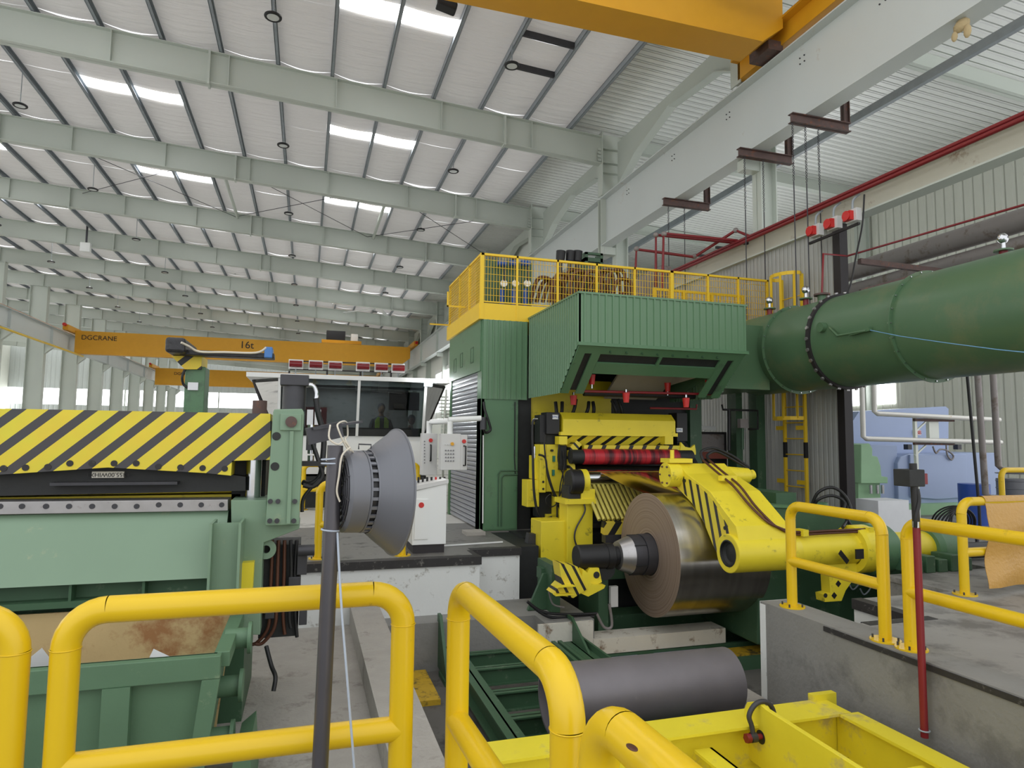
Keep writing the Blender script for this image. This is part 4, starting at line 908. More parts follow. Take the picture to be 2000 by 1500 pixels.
m = MB(); m.tube([at(1792, 955, y=y_-.02), at(1795, 980, y=y_-.03), at(1789, 1010, y=y_-.03), at(1788, 1030, y=y_-.02)], .014, 8, smooth_path=5); m.build('flexible_conduit', 'black', t)
m = MB(); m.torus(p3+Vector((0, 0, .05)), (0, 0, 1), .034, .006); m.build('clip', 'purlin', t)
# ================================================================== ROLLING MILL ENCLOSURE
t = thing('mill_enclosure', 'green mill enclosure with grey roller shutter and yellow platform edge', 'machine', (6.0, 12.8, 0))
EN = t
YF = 11.45
m = MB(); m.box(2.97, 3.67, YF, YF+.3, 0, 2.36); m.build('front_column', 'green', t, bevel=.01)
m = MB(); ribbed(m, (2.99, YF-.02), (3.83, YF-.02), 2.34, 3.78, .105, .02, (0, -1)); m.build('ribbed_front_panel', 'hood', t)
m = MB(); m.box(2.97, 3.03, YF, 11.75, 0, 3.78); m.box(2.97, 3.03, 14.05, 14.2, 0, 3.78); m.build('side_frame', 'green', t)
m = MB(); m.box(3.0, 3.04, 11.75, 14.05, 0.02, 2.85); sh = m.build('roller_shutter', 'shutter', t)
m = MB()
for i in range(33): m.box(2.985, 3.0, 11.78, 14.02, .03+i*.085, .03+i*.085+.06)
m.build('shutter_slats', 'shutter', sh, bevel=.006)
m = MB(); m.box(2.95, 3.03, 11.5, 14.2, 2.85, 3.78); hp = m.build('upper_side_panel', 'green', t)
for (y, z) in ((12.0, 3.2), (12.9, 3.2), (13.5, 3.15)):
    m = MB()
    for a, b, cc, d in ((y, y+.02, z-.15, z+.15), (y+.2, y+.22, z-.15, z+.15), (y, y+.22, z+.13, z+.15), (y, y+.22, z-.15, z-.13)): m.box(2.945, 2.951, a, b, cc, d)
    m.build('hatch_outline', 'dgreen', hp)
m = MB(); m.box(2.9, 9.15, YF-.02, 14.3, 3.78, 4.08); m.build('platform_edge', 'platyel', t)
m = MB(); m.box(3.66, 7.3, 12.9, 13.0, 0, 3.78); m.build('rear_wall', 'dark_and_shade', t)  # near-black sheet paints the black interior of the mill
m = MB(); m.box(3.67, 3.95, YF+.1, 12.8, 0, 2.9); m.build('gap_shade_block', 'dark_and_shade', t)  # solid dark block painting the shade of the gap beside the column
m = MB(); m.box(3.05, 3.64, YF-.012, YF, .03, .95); pn = m.build('lower_access_panel', 'green', t)
for k, xx in enumerate((3.3, 3.36)):
    m = MB(); m.tube([(xx, YF-.025, .08), (xx, YF-.025, 1.0-.07*k), (xx+.05, YF-.025, 1.06-.07*k), (3.66, YF-.025, 1.06-.07*k)], .012, 8); m.build('conduit_pipe', 'dgreen', t)
m = MB(); m.tube([(3.60, YF-.02, 2.3), (3.6, YF-.02, 1.3), (3.62, YF-.02, 1.0)], .01, 8); m.build('cable_run', 'black', t)
m = MB(); m.box(7.24, 7.5, YF, YF+.4, 0, 3.78); m.build('right_column', 'dgreen', t)
m = MB(); m.box(8.8, 9.0, YF+.0, YF+.25, 0, 3.78); m.box(8.45, 8.6, YF+.2, YF+.5, 0, 3.78); m.build('far_right_posts', 'dgreen', t)
m = MB(); m.box(3.95, 5.6, YF+.15, YF+.25, 1.9, 2.75); yp = m.build('inner_yellow_panel', 'myel', t)
m = MB(); m.box(5.6, 7.24, YF+.15, YF+.3, .3, 3.0); m.build('inner_dark_frame', 'dark_and_shade', t)
for i, (u, v0, u2, v1) in enumerate(((1085, 785, 1085, 830), (1098, 785, 1092, 828), (1125, 780, 1115, 815), (1150, 785, 1143, 812), (1158, 785, 1158, 812), (1195, 782, 1205, 815), (1207, 780, 1216, 815))):
    m = MB(); m.tube([at(u, v0, y=11.2), at((u+u2)/2+2, (v0+v1)/2, y=11.15), at(u2, v1, y=11.2)], .032, 10, smooth_path=4); m.build('dark_hose', 'black', t)
# hood over the mill
t = thing('extraction_hood', 'ribbed green extraction hood with slanted open front above the red roll', 'hood', (5.3, 10.2, 2.35))
HD = t
fz = lambda tt: 2.37 if (11.42-tt*(11.42-9.07)) > 9.85 else 2.37+(9.85-(11.42-tt*(11.42-9.07)))/.78*.72
m = MB(); ribbed(m, (3.85, 11.42), (3.85, 9.07), fz, 3.83, .1, .018, (-1, 0)); m.build('left_ribbed_side', 'hood', t)
m = MB(); ribbed(m, (3.85, 9.07), (6.8, 9.07), 3.09, 3.83, .118, .02, (0, -1)); m.build('front_ribbed_panel', 'hood', t)
m = MB(); ribbed(m, (6.8, 9.07), (6.8, 11.42), lambda tt: 2.37 if 9.07+tt*2.35 > 9.85 else 3.09-(tt*2.35)/.78*.72, 3.83, .1, .018, (1, 0)); m.build('right_ribbed_side', 'hood', t)
m = MB(); m.box(3.83, 6.82, 9.05, 11.44, 3.83, 3.86); m.build('roof', 'hood', t)
m = MB(); m.box(3.83, 6.82, 9.03, 9.09, 3.04, 3.09); m.build('lower_lip', 'green', t)
S0 = Vector((0, 9.07, 3.05)); SD = Vector((0, .78, -.68)); 
def slant(x0, x1, t0, t1, nm, mat, th=.03, off=0):
    n = Vector((0, -.68, -.78)).normalized(); m = MB()
    q = [Vector((x0, 0, 0))+S0+SD*t0, Vector((x1, 0, 0))+S0+SD*t0, Vector((x1, 0, 0))+S0+SD*t1, Vector((x0, 0, 0))+S0+SD*t1]
    a = [p+n*off for p in q]; b = [p+n*(off-th) for p in q]
    m.add(a+b, [(0, 1, 2, 3), (7, 6, 5, 4), (0, 4, 5, 1), (1, 5, 6, 2), (2, 6, 7, 3), (3, 7, 4, 0)]); return m.build(nm, mat, t)
slant(3.86, 6.79, 0, .16, 'front_frame', 'green'); slant(4.25, 6.4, .34, .56, 'front_frame', 'green')
slant(4.25, 6.4, .16, .34, 'vent_slot', 'dark_and_shade', .02, -.03)  # near-black plate behind the slot paints the shade in it
slant(5.28, 5.33, .16, .34, 'slot_divider', 'green', .03, 0.005)
for x0, sx in ((3.86, 1), (6.79, -1)):
    a = lambda d: x0+sx*d
    slant(min(a(0), a(.14)), max(a(0), a(.14)), .16, 1.0, 'side_frame', 'green'); slant(min(a(.26), a(.40)), max(a(.26), a(.40)), .16, 1.0, 'side_frame', 'green')
    slant(min(a(.14), a(.26)), max(a(.14), a(.26)), .16, .95, 'vent_slot', 'dark_and_shade', .02, -.03)  # side slots get their shade from a dark plate too
for i in range(8):
    x = 4.4+i*.27; p = Vector((x, 0, 0))+S0+SD*.1; n = Vector((0, -.68, -.78)).normalized()
    m = MB(); m.cyl(p, p+n*.035, .014, n=8); m.build('wing_bolt', 'dgreen', t)
M['lining'] = paint('hood_lining', c(176, 170, 156), .6, var=.1)
m = MB(); m.prism([(9.6, 2.75), (11.4, 2.6), (11.4, 3.4), (9.6, 3.4)], 'x', 6.4, 6.43); m.build('inner_lining', 'lining', t)
m = MB(); m.add([(5.3, 11.3, 2.4), (6.4, 11.3, 2.4), (6.4, 9.9, 3.2), (5.3, 9.9, 3.3)], [(0, 1, 2, 3)]); m.add([(5.3, 11.33, 2.43), (6.4, 11.33, 2.43), (6.4, 9.93, 3.23), (5.3, 9.93, 3.33)], [(0, 1, 2, 3)]); m.build('inner_baffle', 'lining', t)
# sprinkler pipes and red nozzles under the hood
yN = 9.9
def pipe(pts, r, mat, name, lab, cat='pipe', n=12, sp=0, group=None):
    m = MB(); m.tube(pts, r, n, smooth_path=sp); return one(name, m, mat, lab, cat, group)
pipe([at(1140, 764, y=yN), at(1388, 770, y=yN)], .022, 'pipered', 'spray_pipe', 'thin dark red spray pipe across the hood opening, upper one')
pipe([at(1270, 797, y=10.4), at(1360, 799, y=10.4), at(1361, 790, y=10.4)], .018, 'pipered', 'spray_pipe', 'thin dark red spray pipe at the lower right of the hood opening')
pipe([at(1140, 756+12, y=10.6), at(1390, 775, y=10.6)], .05, 'black', 'header_pipe', 'black pipe running just behind the thin red spray pipe under the hood')
for i, (u, v, up, lab) in enumerate(((1156, 742, 1, 'left cone hanging in the hood opening, pointing up'), (1223, 776, 0, 'middle cone just below the red pipe'), (1340, 786, 0, 'cone at the lower right above the black gauge'), (1384, 752, 1, 'cone beside the right slanted frame of the hood'), (1120, 781, 0, 'cone at the lower left edge of the hood'), (1304, 757, 1, 'cone in shade behind the red pipe'))):
    y = yN-.05 if i < 4 else 10.5; p = at(u, v, y=y); s = 1 if up else -1
    tt = thing('spray_nozzle', 'red spray nozzle, '+lab, 'nozzle', tuple(p-Vector((0, 0, .1))), 'red spray nozzles under the hood')
    m = MB(); m.cyl(p+Vector((0, 0, .085*s)), p-Vector((0, 0, .075*s)), .06 if up else .045, .042 if up else .062, n=20); m.build('cone', 'red', tt)
    m = MB(); m.cyl(p-Vector((0, 0, .075*s)) if up else p+Vector((0, 0, .085)), p+Vector((0, 0, -.14 if up else .13)), .02, n=10); m.build('fitting', 'chrome', tt)
# ------------------------------------------------------------------ platform mesh guard
t = thing('platform_guard', 'yellow wire mesh guard rail round the top platform of the mill', 'guard rail', (6.0, 11.45, 4.08))
gx = [2.95, 3.62, 4.42, 5.22, 6.03, 6.85, 7.68, 8.4, 9.12]
ztop = 5.0
m = MB(); m.box(2.93, 9.14, YF-.03, YF+.02, ztop-.04, ztop); m.build('top_rail', 'platyel', t)
m = MB(); m.box(2.93, 9.14, YF-.02, YF+.01, 4.1, 4.12); m.build('toe_rail', 'platyel', t)
for i, x in enumerate(gx):
    w = .07 if i in (0, 5) else .035; m = MB(); m.box(x-w/2, x+w/2, YF-.03, YF+.02, 3.78, ztop); m.build('post', 'platyel', t)
for a, b in zip(gx[:-1], gx[1:]):
    m = MB(); n = int((b-a)/.055)
    for i in range(1, n): m.cyl((a+(b-a)*i/n, YF-.005, 4.1), (a+(b-a)*i/n, YF-.005, ztop-.03), .005, n=4, caps=False)
    for i in range(1, 7): m.cyl((a, YF-.012, 4.1+i*.13), (b, YF-.012, 4.1+i*.13), .005, n=4, caps=False)
    m.build('wire_panel', 'platyel', t)
m = MB(); m.box(2.92, 2.96, YF, 14.25, ztop-.04, ztop+.0); m.build('top_rail', 'platyel', t)
for y in (12.35, 13.2, 14.2): m = MB(); m.box(2.92, 2.96, y-.02, y+.02, 3.78, ztop); m.build('post', 'platyel', t)
for a, b in ((YF, 12.35), (12.35, 13.2), (13.2, 14.2)):
    m = MB()
    for i in range(1, 15): m.cyl((2.94, a+(b-a)*i/15, 4.1), (2.94, a+(b-a)*i/15, ztop-.03), .006, n=4, caps=False)
    for i in range(1, 16): m.cyl((2.93, a, 4.1+i*.055), (2.93, b, 4.1+i*.055), .006, n=4, caps=False)
    m.build('wire_panel', 'platyel', t)
m = MB(); m.box(2.55, 2.92, 12.6, 12.63, 4.2, 4.23); m.box(2.55, 2.58, 12.6, 12.63, 4.2, 4.5); m.build('bracket', 'platyel', t)
m = MB(); m.box(2.5, 2.92, 14.2, 14.23, 4.1, 4.13); m.build('bracket', 'platyel', t)
# second lower railing on the right part
t2 = thing('inner_guard', 'lower yellow railing standing on the mill platform behind the wire mesh, right part', 'guard rail', (7.9, 12.0, 4.08))
m = MB(); m.box(6.9, 9.1, 12.2, 12.24, 4.78, 4.83); m.build('top_rail', 'platyel', t2)
m = MB()
for i in range(24): x = 6.95+i*.092; m.box(x-.006, x+.006, 12.21, 12.23, 4.08, 4.78)
m.build('balusters', 'platyel', t2)
for x in (6.9, 7.6, 8.3, 9.08): m = MB(); m.box(x-.03, x+.03, 12.19, 12.25, 4.08, 4.83); m.build('post', 'platyel', t2)
# equipment on the platform
E_ = lambda u, v, y=12.4: at(u, v, y=y)
t = thing('valve_stand', 'green cabinet with blue valves and white gauges behind the mesh guard, left', 'valve stand', (4.0, 12.6, 4.08))
a, b = E_(945, 505), E_(1048, 580); m = MB(); m.box(a.x, b.x, 12.7, 13.0, 4.08, E_(0+1000, 502).z); m.build('cabinet', 'dgreen', t)
for i in range(3):
    u = 983+i*23; m = MB(); p = E_(u, 512); m.cyl((p.x-.09, 12.5, p.z), (p.x+.09, 12.5, p.z), .06, n=14); m.build('blue_valve', 'bluevalve', t)
    p = E_(u+3, 552); m = MB(); m.lathe([(0, 0), (0, .07), (.05, .07), (.05, 0)], (p.x, 12.45, p.z), (0, 1, 0), 16); m.build('gauge', 'white', t)
    m = MB(); p2 = E_(u, 572); m.cyl((p2.x, 12.5, 4.1), (p2.x, 12.5, p2.z+.1), .05, n=12); m.build('blue_pipe', 'bluevalve', t)
    m = MB(); p3 = E_(u+1, 530); m.tube([(p3.x, 12.5, p3.z+.12), (p3.x+.03, 12.42, p3.z), (p.x, 12.45, p.z+.05)], .02, 8, smooth_path=4); m.build('fitting', 'dark', t)
t = thing('hydraulic_manifold', 'rust-brown bundle of bent hydraulic pipes behind the mesh guard, centre', 'pipes', (5.3, 12.8, 4.08))
rnd = random.Random(5)
for i in range(14):
    u = 1050+i*12; y = 12.4+rnd.uniform(0, .5); vt = rnd.uniform(525, 548)
    m = MB(); m.tube([E_(u-14, 590, y), E_(u-8, (vt+590)/2, y), E_(u, vt+4, y), E_(u+12, vt, y), E_(u+26, vt+8, y), E_(u+30, 590, y)], .042, 8, smooth_path=4); m.build('bent_pipe', 'hose', t)
for (u, w_) in ((1100, 26), (1130, 30), (1180, 28)):
    m = MB(); p = E_(u, 572, 13.0); m.cyl((p.x, 13.0, 4.08), (p.x, 13.0, 4.65), .18, n=16); m.build('accumulator', 'dark_and_shade', t)
for i, (u, lab) in enumerate(((1094, 'left one'), (1113, 'middle one'), (1127, 'right one'))):
    p = at(u, 502, y=13.2); m = MB(); m.cyl((p.x+.0, 13.2, p.z-.9), (p.x, 13.2, p.z-.1), .05, n=10); tt = thing('black_canister', 'black capped canister sticking up above the mesh guard, '+lab, 'canister', (p.x, 13.2, 4.08), 'black canisters on the mill platform')
    m.build('stem', 'dark', tt); m = MB(); m.cyl((p.x, 13.2, p.z-.1), (p.x+.02, 13.2, p.z+.13), .095, .105, n=18); m.build('cap', 'black', tt)
    m = MB(); m.box(p.x-.05, p.x+.05, 13.15, 13.25, 4.08, p.z-.85); m.build('base', 'dark', tt)
a, b = at(1140, 494, y=13.3), at(1174, 515, y=13.3); m = MB(); m.box(a.x, b.x, 13.2, 13.5, b.z, a.z-.12); m.box(a.x, a.x+.06, 13.2, 13.5, 4.08, a.z); m.box(b.x-.06, b.x, 13.2, 13.5, 4.08, a.z); m.box(a.x, b.x, 13.2, 13.26, a.z-.05, a.z)
one('green_frame_stand', m, 'dgreen', 'dark green open frame standing above the mesh guard beside the black canisters', 'frame')
for i in range(5):
    p = at(1244+i*14, 556-i*7, y=13.0+i*.1); m = MB(); m.box(p.x-.14, p.x+.14, 12.9+i*.12, 13.2+i*.12, 4.08, p.z+.1)
    one('grey_junction_box', m, 'pipe', 'grey junction box in the stepped row on the mill platform, %s from the left' % ORD(i), 'box', 'stepped junction boxes', bevel=.01)
# red pipe loops rising from the platform
def redp(pts, lab, r=.034, yy=13.0):
    pipe([at(*p[:2], y=(p[2] if len(p) > 2 else yy)) for p in pts], r, 'pipered', 'fire_pipe', lab, 'pipe')
redp([(1281, 560, 12.6), (1281, 459, 12.6), (1446, 475, 12.6)], 'red riser pipe turning right above the mesh guard, left of the close pair')
redp([(1294, 565, 12.4), (1296, 456, 12.4), (1440, 470, 12.4)], 'red riser pipe turning right above the mesh guard, right of the close pair')
redp([(1240, 550, 13.0), (1243, 487, 13.0), (1356, 502, 13.0), (1437, 450, 12.4), (1470, 464, 12.0)], 'red riser pipe on the left that bends right and zigzags up to the low beam')
for i, (u, v) in enumerate(((1243, 486), (1281, 459), (1297, 457), (1356, 501), (1437, 450))):
    p = at(u, v, y=(13.0, 12.6, 12.4, 13.0, 12.4)[i]); m = MB(); m.ball(p, .062, 12); one('pipe_coupling', m, 'pipe', 'grey pipe coupling on the red fire pipes, %s from the left' % ORD(i), 'coupling', 'couplings of the red fire pipes')
for i, (u, v, u2, v2) in enumerate(((1445, 474, 1500, 480), (1398, 483, 1478, 490), (1357, 498, 1438, 506))):
    m = MB(); m.bar(at(u, v, x=9.1), at(u2, v2, y=at(u, v, x=9.1).y), .06, .05); one('pipe_support', m, 'black2', 'black steel pipe support under the red fire pipes, %s from the right' % ORD(i), 'bracket')
# ================================================================== DUCT
t = thing('exhaust_duct', 'large green round exhaust duct with bolted flanges on the right', 'duct', (8.4, 7, 2.53))
m = MB(); m.cyl((8.4, -1, 3.28), (8.4, 10.9, 3.28), .75, n=72, inner=.735); m.build('duct_body', 'duct', t)
for y, nm in ((9.72, 'flange'), (7.06, 'flange'), (3.6, 'flange')):
    m = MB(); m.lathe([(-.012, .75), (-.012, .80), (.012, .80), (.012, .75)], (8.4, y, 3.28), (0, 1, 0), 72); fl = m.build('flange', 'duct', t)
    m = MB()
    for i in range(24):
        e = Vector((math.cos(i*PI/12), 0, math.sin(i*PI/12)))*.778; m.cyl(Vector((8.4, y-.03, 3.28))+e, Vector((8.4, y+.03, 3.28))+e, .011, n=6)
    m.build('flange_bolts', 'chrome', fl)
yb = at(1600, 660, x=7.62).y
yb = 8.63
m = MB(); m.lathe([(-.035, .75), (-.035, .79), (.035, .79), (.035, .75)], (8.4, yb, 3.28), (0, 1, 0), 72); fl = m.build('rust_joint', 'black2', t)
for i in range(28):
    m = MB(); e = Vector((math.cos(i*PI/14), 0, math.sin(i*PI/14))); d = e.cross(Vector((0, 1, 0)))
    m.cyl(Vector((8.4, yb, 3.28))+e*.79, Vector((8.4, yb, 3.28))+e*.815, .03, n=10); m.build('clamp_nut', 'bare', fl)
m = MB(); m.prism([(9.9, 2.55), (11.35, 2.55), (11.35, 3.7), (9.9, 3.7)], 'x', 6.83, 7.9); m.build('transition_box', 'duct', t)
m = MB(); m.lathe([(0, .75), (.03, .3), (.03, 0)], (8.4, 10.9, 3.28), (0, 1, 0), 48); m.build('end_cap', 'duct', t)
hh = at(1613, 640, x=7.7)
m = MB(); m.cyl((7.66, hh.y, hh.z), (7.58, hh.y, hh.z), .075, n=20); m.build('inspection_knob', 'duct', t)
m = MB(); m.tube([at(1620, 640, x=7.62), at(1636, 656, x=7.58), at(1668, 650, x=7.58), at(1692, 646, x=7.58)], .018, 8); m.bar(at(1660, 652, x=7.6), at(1700, 642, x=7.6), .05, .06); m.build('handle', 'duct', t)
m = MB(); m.tube([at(1700, 645, x=7.58), at(1760, 657, x=7.5), at(1850, 670, x=7.4), at(1950, 683, x=7.3), at(2060, 694, x=7.2)], .006, 6); one('blue_rope', m, 'bluerope', 'thin blue rope stretched along the green duct', 'rope')
# valves on top of the duct
for i, (u, v, lab) in enumerate(((1488, 622, 'left of the hanging rods'), (1556, 590, 'beside the two hanging rods'), (1948, 482, 'far right, near the grey pipes'))):
    y = (10.3, 9.35, 6.1)[i]; p = Vector((8.4, y, 4.03)); x_ = 8.4
    p = at(u, v, y=y); p = Vector((8.25 if i < 2 else 8.5, y, 4.03))
    tt = thing('pressure_sensor', 'grey sensor head on top of the duct, '+lab, 'sensor', tuple(p), 'sensors on the green duct')
    m = MB(); m.cyl(p-Vector((0, 0, .05)), p+Vector((0, 0, .1)), .05, n=14); m.build('stub', 'pipered', tt)
    m = MB(); m.cyl(p+Vector((0, 0, .08)), p+Vector((0, 0, .1)), .11, n=20); m.build('flange', 'duct', tt)
    m = MB(); m.cyl(p+Vector((0, 0, .1)), p+Vector((0, 0, .2)), .03, n=10); m.ball(p+Vector((0, 0, .25)), .07, 14, (1.1, .8, 1)); m.build('head', 'chrome', tt)
p = Vector((8.32, 9.05, 4.02)); tt = thing('pipe_stub', 'flanged stub on the duct with a thin red pipe going up', 'pipe', tuple(p))
m = MB(); m.cyl(p-Vector((0, 0, .05)), p+Vector((0, 0, .12)), .07, n=16); m.build('stub', 'duct', tt)
m = MB(); m.cyl(p+Vector((0, 0, .1)), p+Vector((0, 0, .13)), .13, n=24); m.build('flange', 'rust', tt)
q = at(1608, 496, y=9.05); m = MB(); m.tube([p+Vector((0, 0, .12)), (q.x, 9.05, q.z), at(1655, 500, x=9.18), at(2000, 400, x=9.18), at(2100, 372, x=9.18)], .018, 8); m.build('red_pipe', 'pipered', tt)
# ================================================================== COIL AND MANDREL
CY, CZ = 8.4, .05; CX0, CX1 = 4.62, 6.0
t = thing('aluminium_coil', 'large shiny aluminium sheet coil on the black mandrel', 'coil', (5.45, CY, CZ-.84))
m = MB(); m.lathe([(0, .84), (CX1-CX0, .84)], (CX0, CY, CZ), (1, 0, 0), 128); m.build('outer_wrap', 'coil', t)
m = MB(); m.lathe([(0, .84), (-.002, .835), (-.002, .3), (0, .29)], (CX0, CY, CZ), (1, 0, 0), 96); m.build('coil_side', 'coilside', t)
m = MB(); m.lathe([(0, .84), (0, .29)], (CX1, CY, CZ), (1, 0, 0), 96); m.build('coil_side', 'coilside', t)
m = MB()  # strip running from the deflector roll onto the coil
n = 16; y1, z1 = 10.12, 1.13; al = math.radians(80)
pts = [(y1+.12, z1-.02), (y1, z1)]+[(y1+(CY+.84*math.cos(al)-y1)*k/n, z1+(CZ+.845*math.sin(al)-z1)*k/n-.02*math.sin(PI*k/n)) for k in range(1, n+1)]
vs = []
for (y, z) in pts: vs += [(CX0, y, z), (CX1, y, z), (CX0, y, z-.003), (CX1, y, z-.003)]
fs = []
for k in range(len(pts)-1): a = 4*k; b = a+4; fs += [(a, a+1, b+1, b), (a+2, b+2, b+3, a+3), (a, b, b+2, a+2), (a+1, a+3, b+3, b+1)]
m.add(vs, fs, True); m.build('running_strip', 'strip', t)
t = thing('mandrel', 'black recoiler mandrel with segmented expanding drum through the coil', 'mandrel', (4.1, CY, CZ-.3))
m = MB(); m.lathe([(0, 0), (0, .150), (.02, .165), (.42, .165), (.42, .175), (.52, .175), (.55, .13), (.7, .12), (.72, .13)], (3.53, CY, CZ), (1, 0, 0), 40); m.build('nose_shaft', 'black', t)
m = MB(); m.lathe([(0, .12), (.0, .19), (.17, .255), (.17, .12)], (4.14, CY, CZ), (1, 0, 0), 40); m.build('cone_ring', 'bare', t)
m = MB(); m.lathe([(0, .12), (0, .262), (.16, .268), (.16, .26), (.17, .26), (.17, .28), (.5, .285)], (4.31, CY, CZ), (1, 0, 0), 40); dm = m.build('expanding_drum', 'dark', t)
for k in range(6):
    e = Vector((0, math.cos(k*PI/3+.4), math.sin(k*PI/3+.4))); tn = Vector((1, 0, 0)).cross(e)
    m = MB(); m.obox(Vector((4.42, CY, CZ))+e*.268, (.24, .012, .012), Matrix((Vector((1, 0, 0)), tn, e)).transposed()); m.build('segment_gap', 'dark_and_shade', dm)
m = MB(); m.cyl((CX0, CY, CZ), (7.3, CY, CZ), .284, n=40); m.build('core_shaft', 'dark_and_shade', t)
# outboard bracket below the nose, striped
t = thing('outboard_bracket', 'yellow outboard support bracket with black stripes below the black mandrel nose', 'bracket', (3.6, 8.2, -.6))
YB = 8.15
B = lambda u, v, y=YB: xz(u, v, y)
m = MB(); m.prism([B(1092, 1100), B(1128, 1107), B(1148, 1150), B(1120, 1168), B(1080, 1160), B(1098, 1140)], 'y', YB, YB+.25); m.build('striped_plate', stripes_at('bracket_stripes2', BLK, (1, 0, .55), .13, .32, at(1110, 1130, y=YB)), t)
m = MB(); m.prism([B(1140, 1112), B(1150, 1120), B(1156, 1142), B(1184, 1144), B(1181, 1150), B(1150, 1166), B(1132, 1158)], 'y', YB+.02, YB+.3); m.build('side_lever', 'myel', t)
m = MB(); m.prism([B(1146, 1143), B(1150, 1128), B(1158, 1112), B(1176, 1112), B(1182, 1140), B(1170, 1146)], 'y', YB+.1, YB+.2); bl = m.build('bearing_lug', 'myel', t)
m = MB(); p = at(1165, 1123, y=YB+.1); m.cyl((p.x, YB+.095, p.z), (p.x, YB+.1, p.z), .045, n=16); m.build('pin_bore', 'dark_and_shade', bl)  # dark disc on the lug, painting the shade of its bore
m = MB(); m.box(at(1080, 1140, y=YB).x, at(1118, 1140, y=YB).x, YB-.1, YB, at(1100, 1142, y=YB).z-.012, at(1100, 1142, y=YB).z); m.box(at(1080, 1140, y=YB).x, at(1116, 1140, y=YB).x, YB-.1, YB, at(1100, 1158, y=YB).z-.012, at(1100, 1158, y=YB).z); m.build('fork_plates', 'myel', t)
m = MB(); m.cyl((at(1168, 1115, y=8.6).x, 8.35, at(1168, 1112, y=8.4).z), (at(1168, 1115, y=8.6).x, 8.75, at(1168, 1112, y=8.4).z), .14, n=20); m.build('support_roller', 'dark_and_shade', t)
# dark green stand that carries bracket and recoiler
t = thing('recoiler_base', 'dark green recoiler base frame in the pit behind and below the coil', 'machine base', (5.0, 9.1, -1.36))
for (x0, x1, y0, y1, z0, z1) in ((3.3, 3.42, 8.7, 9.3, -.75, -.1), (3.95, 4.1, 8.6, 9.3, -1.36, .0), (3.25, 4.1, 9.0, 9.2, -.35, -.2), (4.1, 6.6, 9.2, 9.4, -.45, -.15), (4.1, 6.6, 9.1, 9.5, -1.36, -.95), (6.45, 6.8, 8.0, 9.6, -1.36, .9)):
    m = MB(); m.box(x0, x1, y0, y1, z0, z1); m.build('frame_member', 'dgreen', t)
m = MB(); m.prism([(3.02, -.74), (3.3, -.74), (3.3, -.25), (3.25, -.25)], 'y', 8.9, 8.96); m.build('gusset', 'dgreen', t)
m = MB(); m.box(at(1190, 1150, y=8.55).x, at(1204, 1150, y=8.55).x, 8.5, 8.56, at(1195, 1184, y=8.55).z, at(1195, 1144, y=8.55).z); m.build('terminal_box', 'boxgrey', t)
m = MB(); m.box(4.5, 6.4, 9.6, 9.7, -1.36, .0); m.build('back_plate', 'dark_and_shade', t)
# pivot tube and striped arm
YP, ZP = 7.1, .26
t = thing('hold_down_arm', 'big yellow pivot tube with a raised striped arm over the coil', 'machine arm', (6.0, YP, -.2))
m = MB(); m.lathe([(0, .15), (-.004, .225), (0, .235), (.85, .235), (.95, .21), (2.06, .21)], (5.0, YP, ZP), (1, 0, 0), 48); pv = m.build('pivot_tube', 'myel', t)
m = MB(); m.lathe([(-.002, .165), (-.006, .15), (.03, .14), (.05, .11), (.04, 0)], (4.998, YP, ZP), (1, 0, 0), 30); m.build('bore', 'dark_and_shade', pv)  # shallow dish coloured near-black to paint the shade inside the tube end
arm = [(YP-.2, ZP+.04), (YP-.1, ZP+.34), (7.54, .98), (8.09, 1.18), (8.31, 1.31), (8.5, 1.30), (8.52, 1.06), (8.28, .94), (7.96, .78), (7.68, .55), (7.46, .26), (YP+.21, ZP-.10), (YP, ZP-.15)]
m = MB(); m.prism(arm, 'x', 5.05, 5.82); am = m.build('arm_box', 'myel', t, bevel=.008)
# stripes as painted bands on the left side face
a_s = stripes_at('arm_stripes2', BLK, (0, 1, -.29), .165, .36, Vector((5, 7.3, .5)))
m = MB(); m.prism([(YP+.02, ZP+.24), (YP+.04, ZP+.30), (7.48, .88), (7.79, 1.04), (8.15, 1.14), (8.26, .97), (7.96, .80), (7.68, .57), (7.46, .28), (7.34, .16)], 'x', 5.043, 5.05); m.build('striped_side', a_s, am)
for (y, z) in ((8.12, 1.08), (7.22, .55)): m = MB(); m.cyl((5.04, y, z), (5.05, y, z), .025, n=14); m.build('side_hole', 'dark_and_shade', am)  # holes drawn as dark discs, their shade put into the colour
p = Vector((4.95, 8.34, 1.17)); m = MB(); m.cyl((4.86, 8.34, 1.15), (5.05, 8.34, 1.15), .17, n=28); bh = m.build('bearing_head', 'myel', t)
m = MB()
for k in range(6): e = Vector((0, math.cos(k*PI/3), math.sin(k*PI/3)))*.13; m.cyl(Vector((4.84, 8.34, 1.15))+e, Vector((4.86, 8.34, 1.15))+e, .014, n=6)
m.build('head_bolts', 'rust', bh)
m = MB(); m.box(4.88, 5.25, 8.25, 8.5, 1.32, 1.38); m.cyl((5.0, 8.38, 1.36), (5.0, 8.38, 1.5), .03, n=10); m.build('top_lug', 'myel', t)
q = at(1460, 927, y=8.3); m = MB(); m.cyl((5.82, 8.33, 1.13), (q.x+.02, 8.33, 1.13), .14, .11, n=24); m.cyl((q.x+.02, 8.33, 1.13), (q.x+.12, 8.33, 1.15), .07, n=16); m.build('drive_motor', 'myel', t)
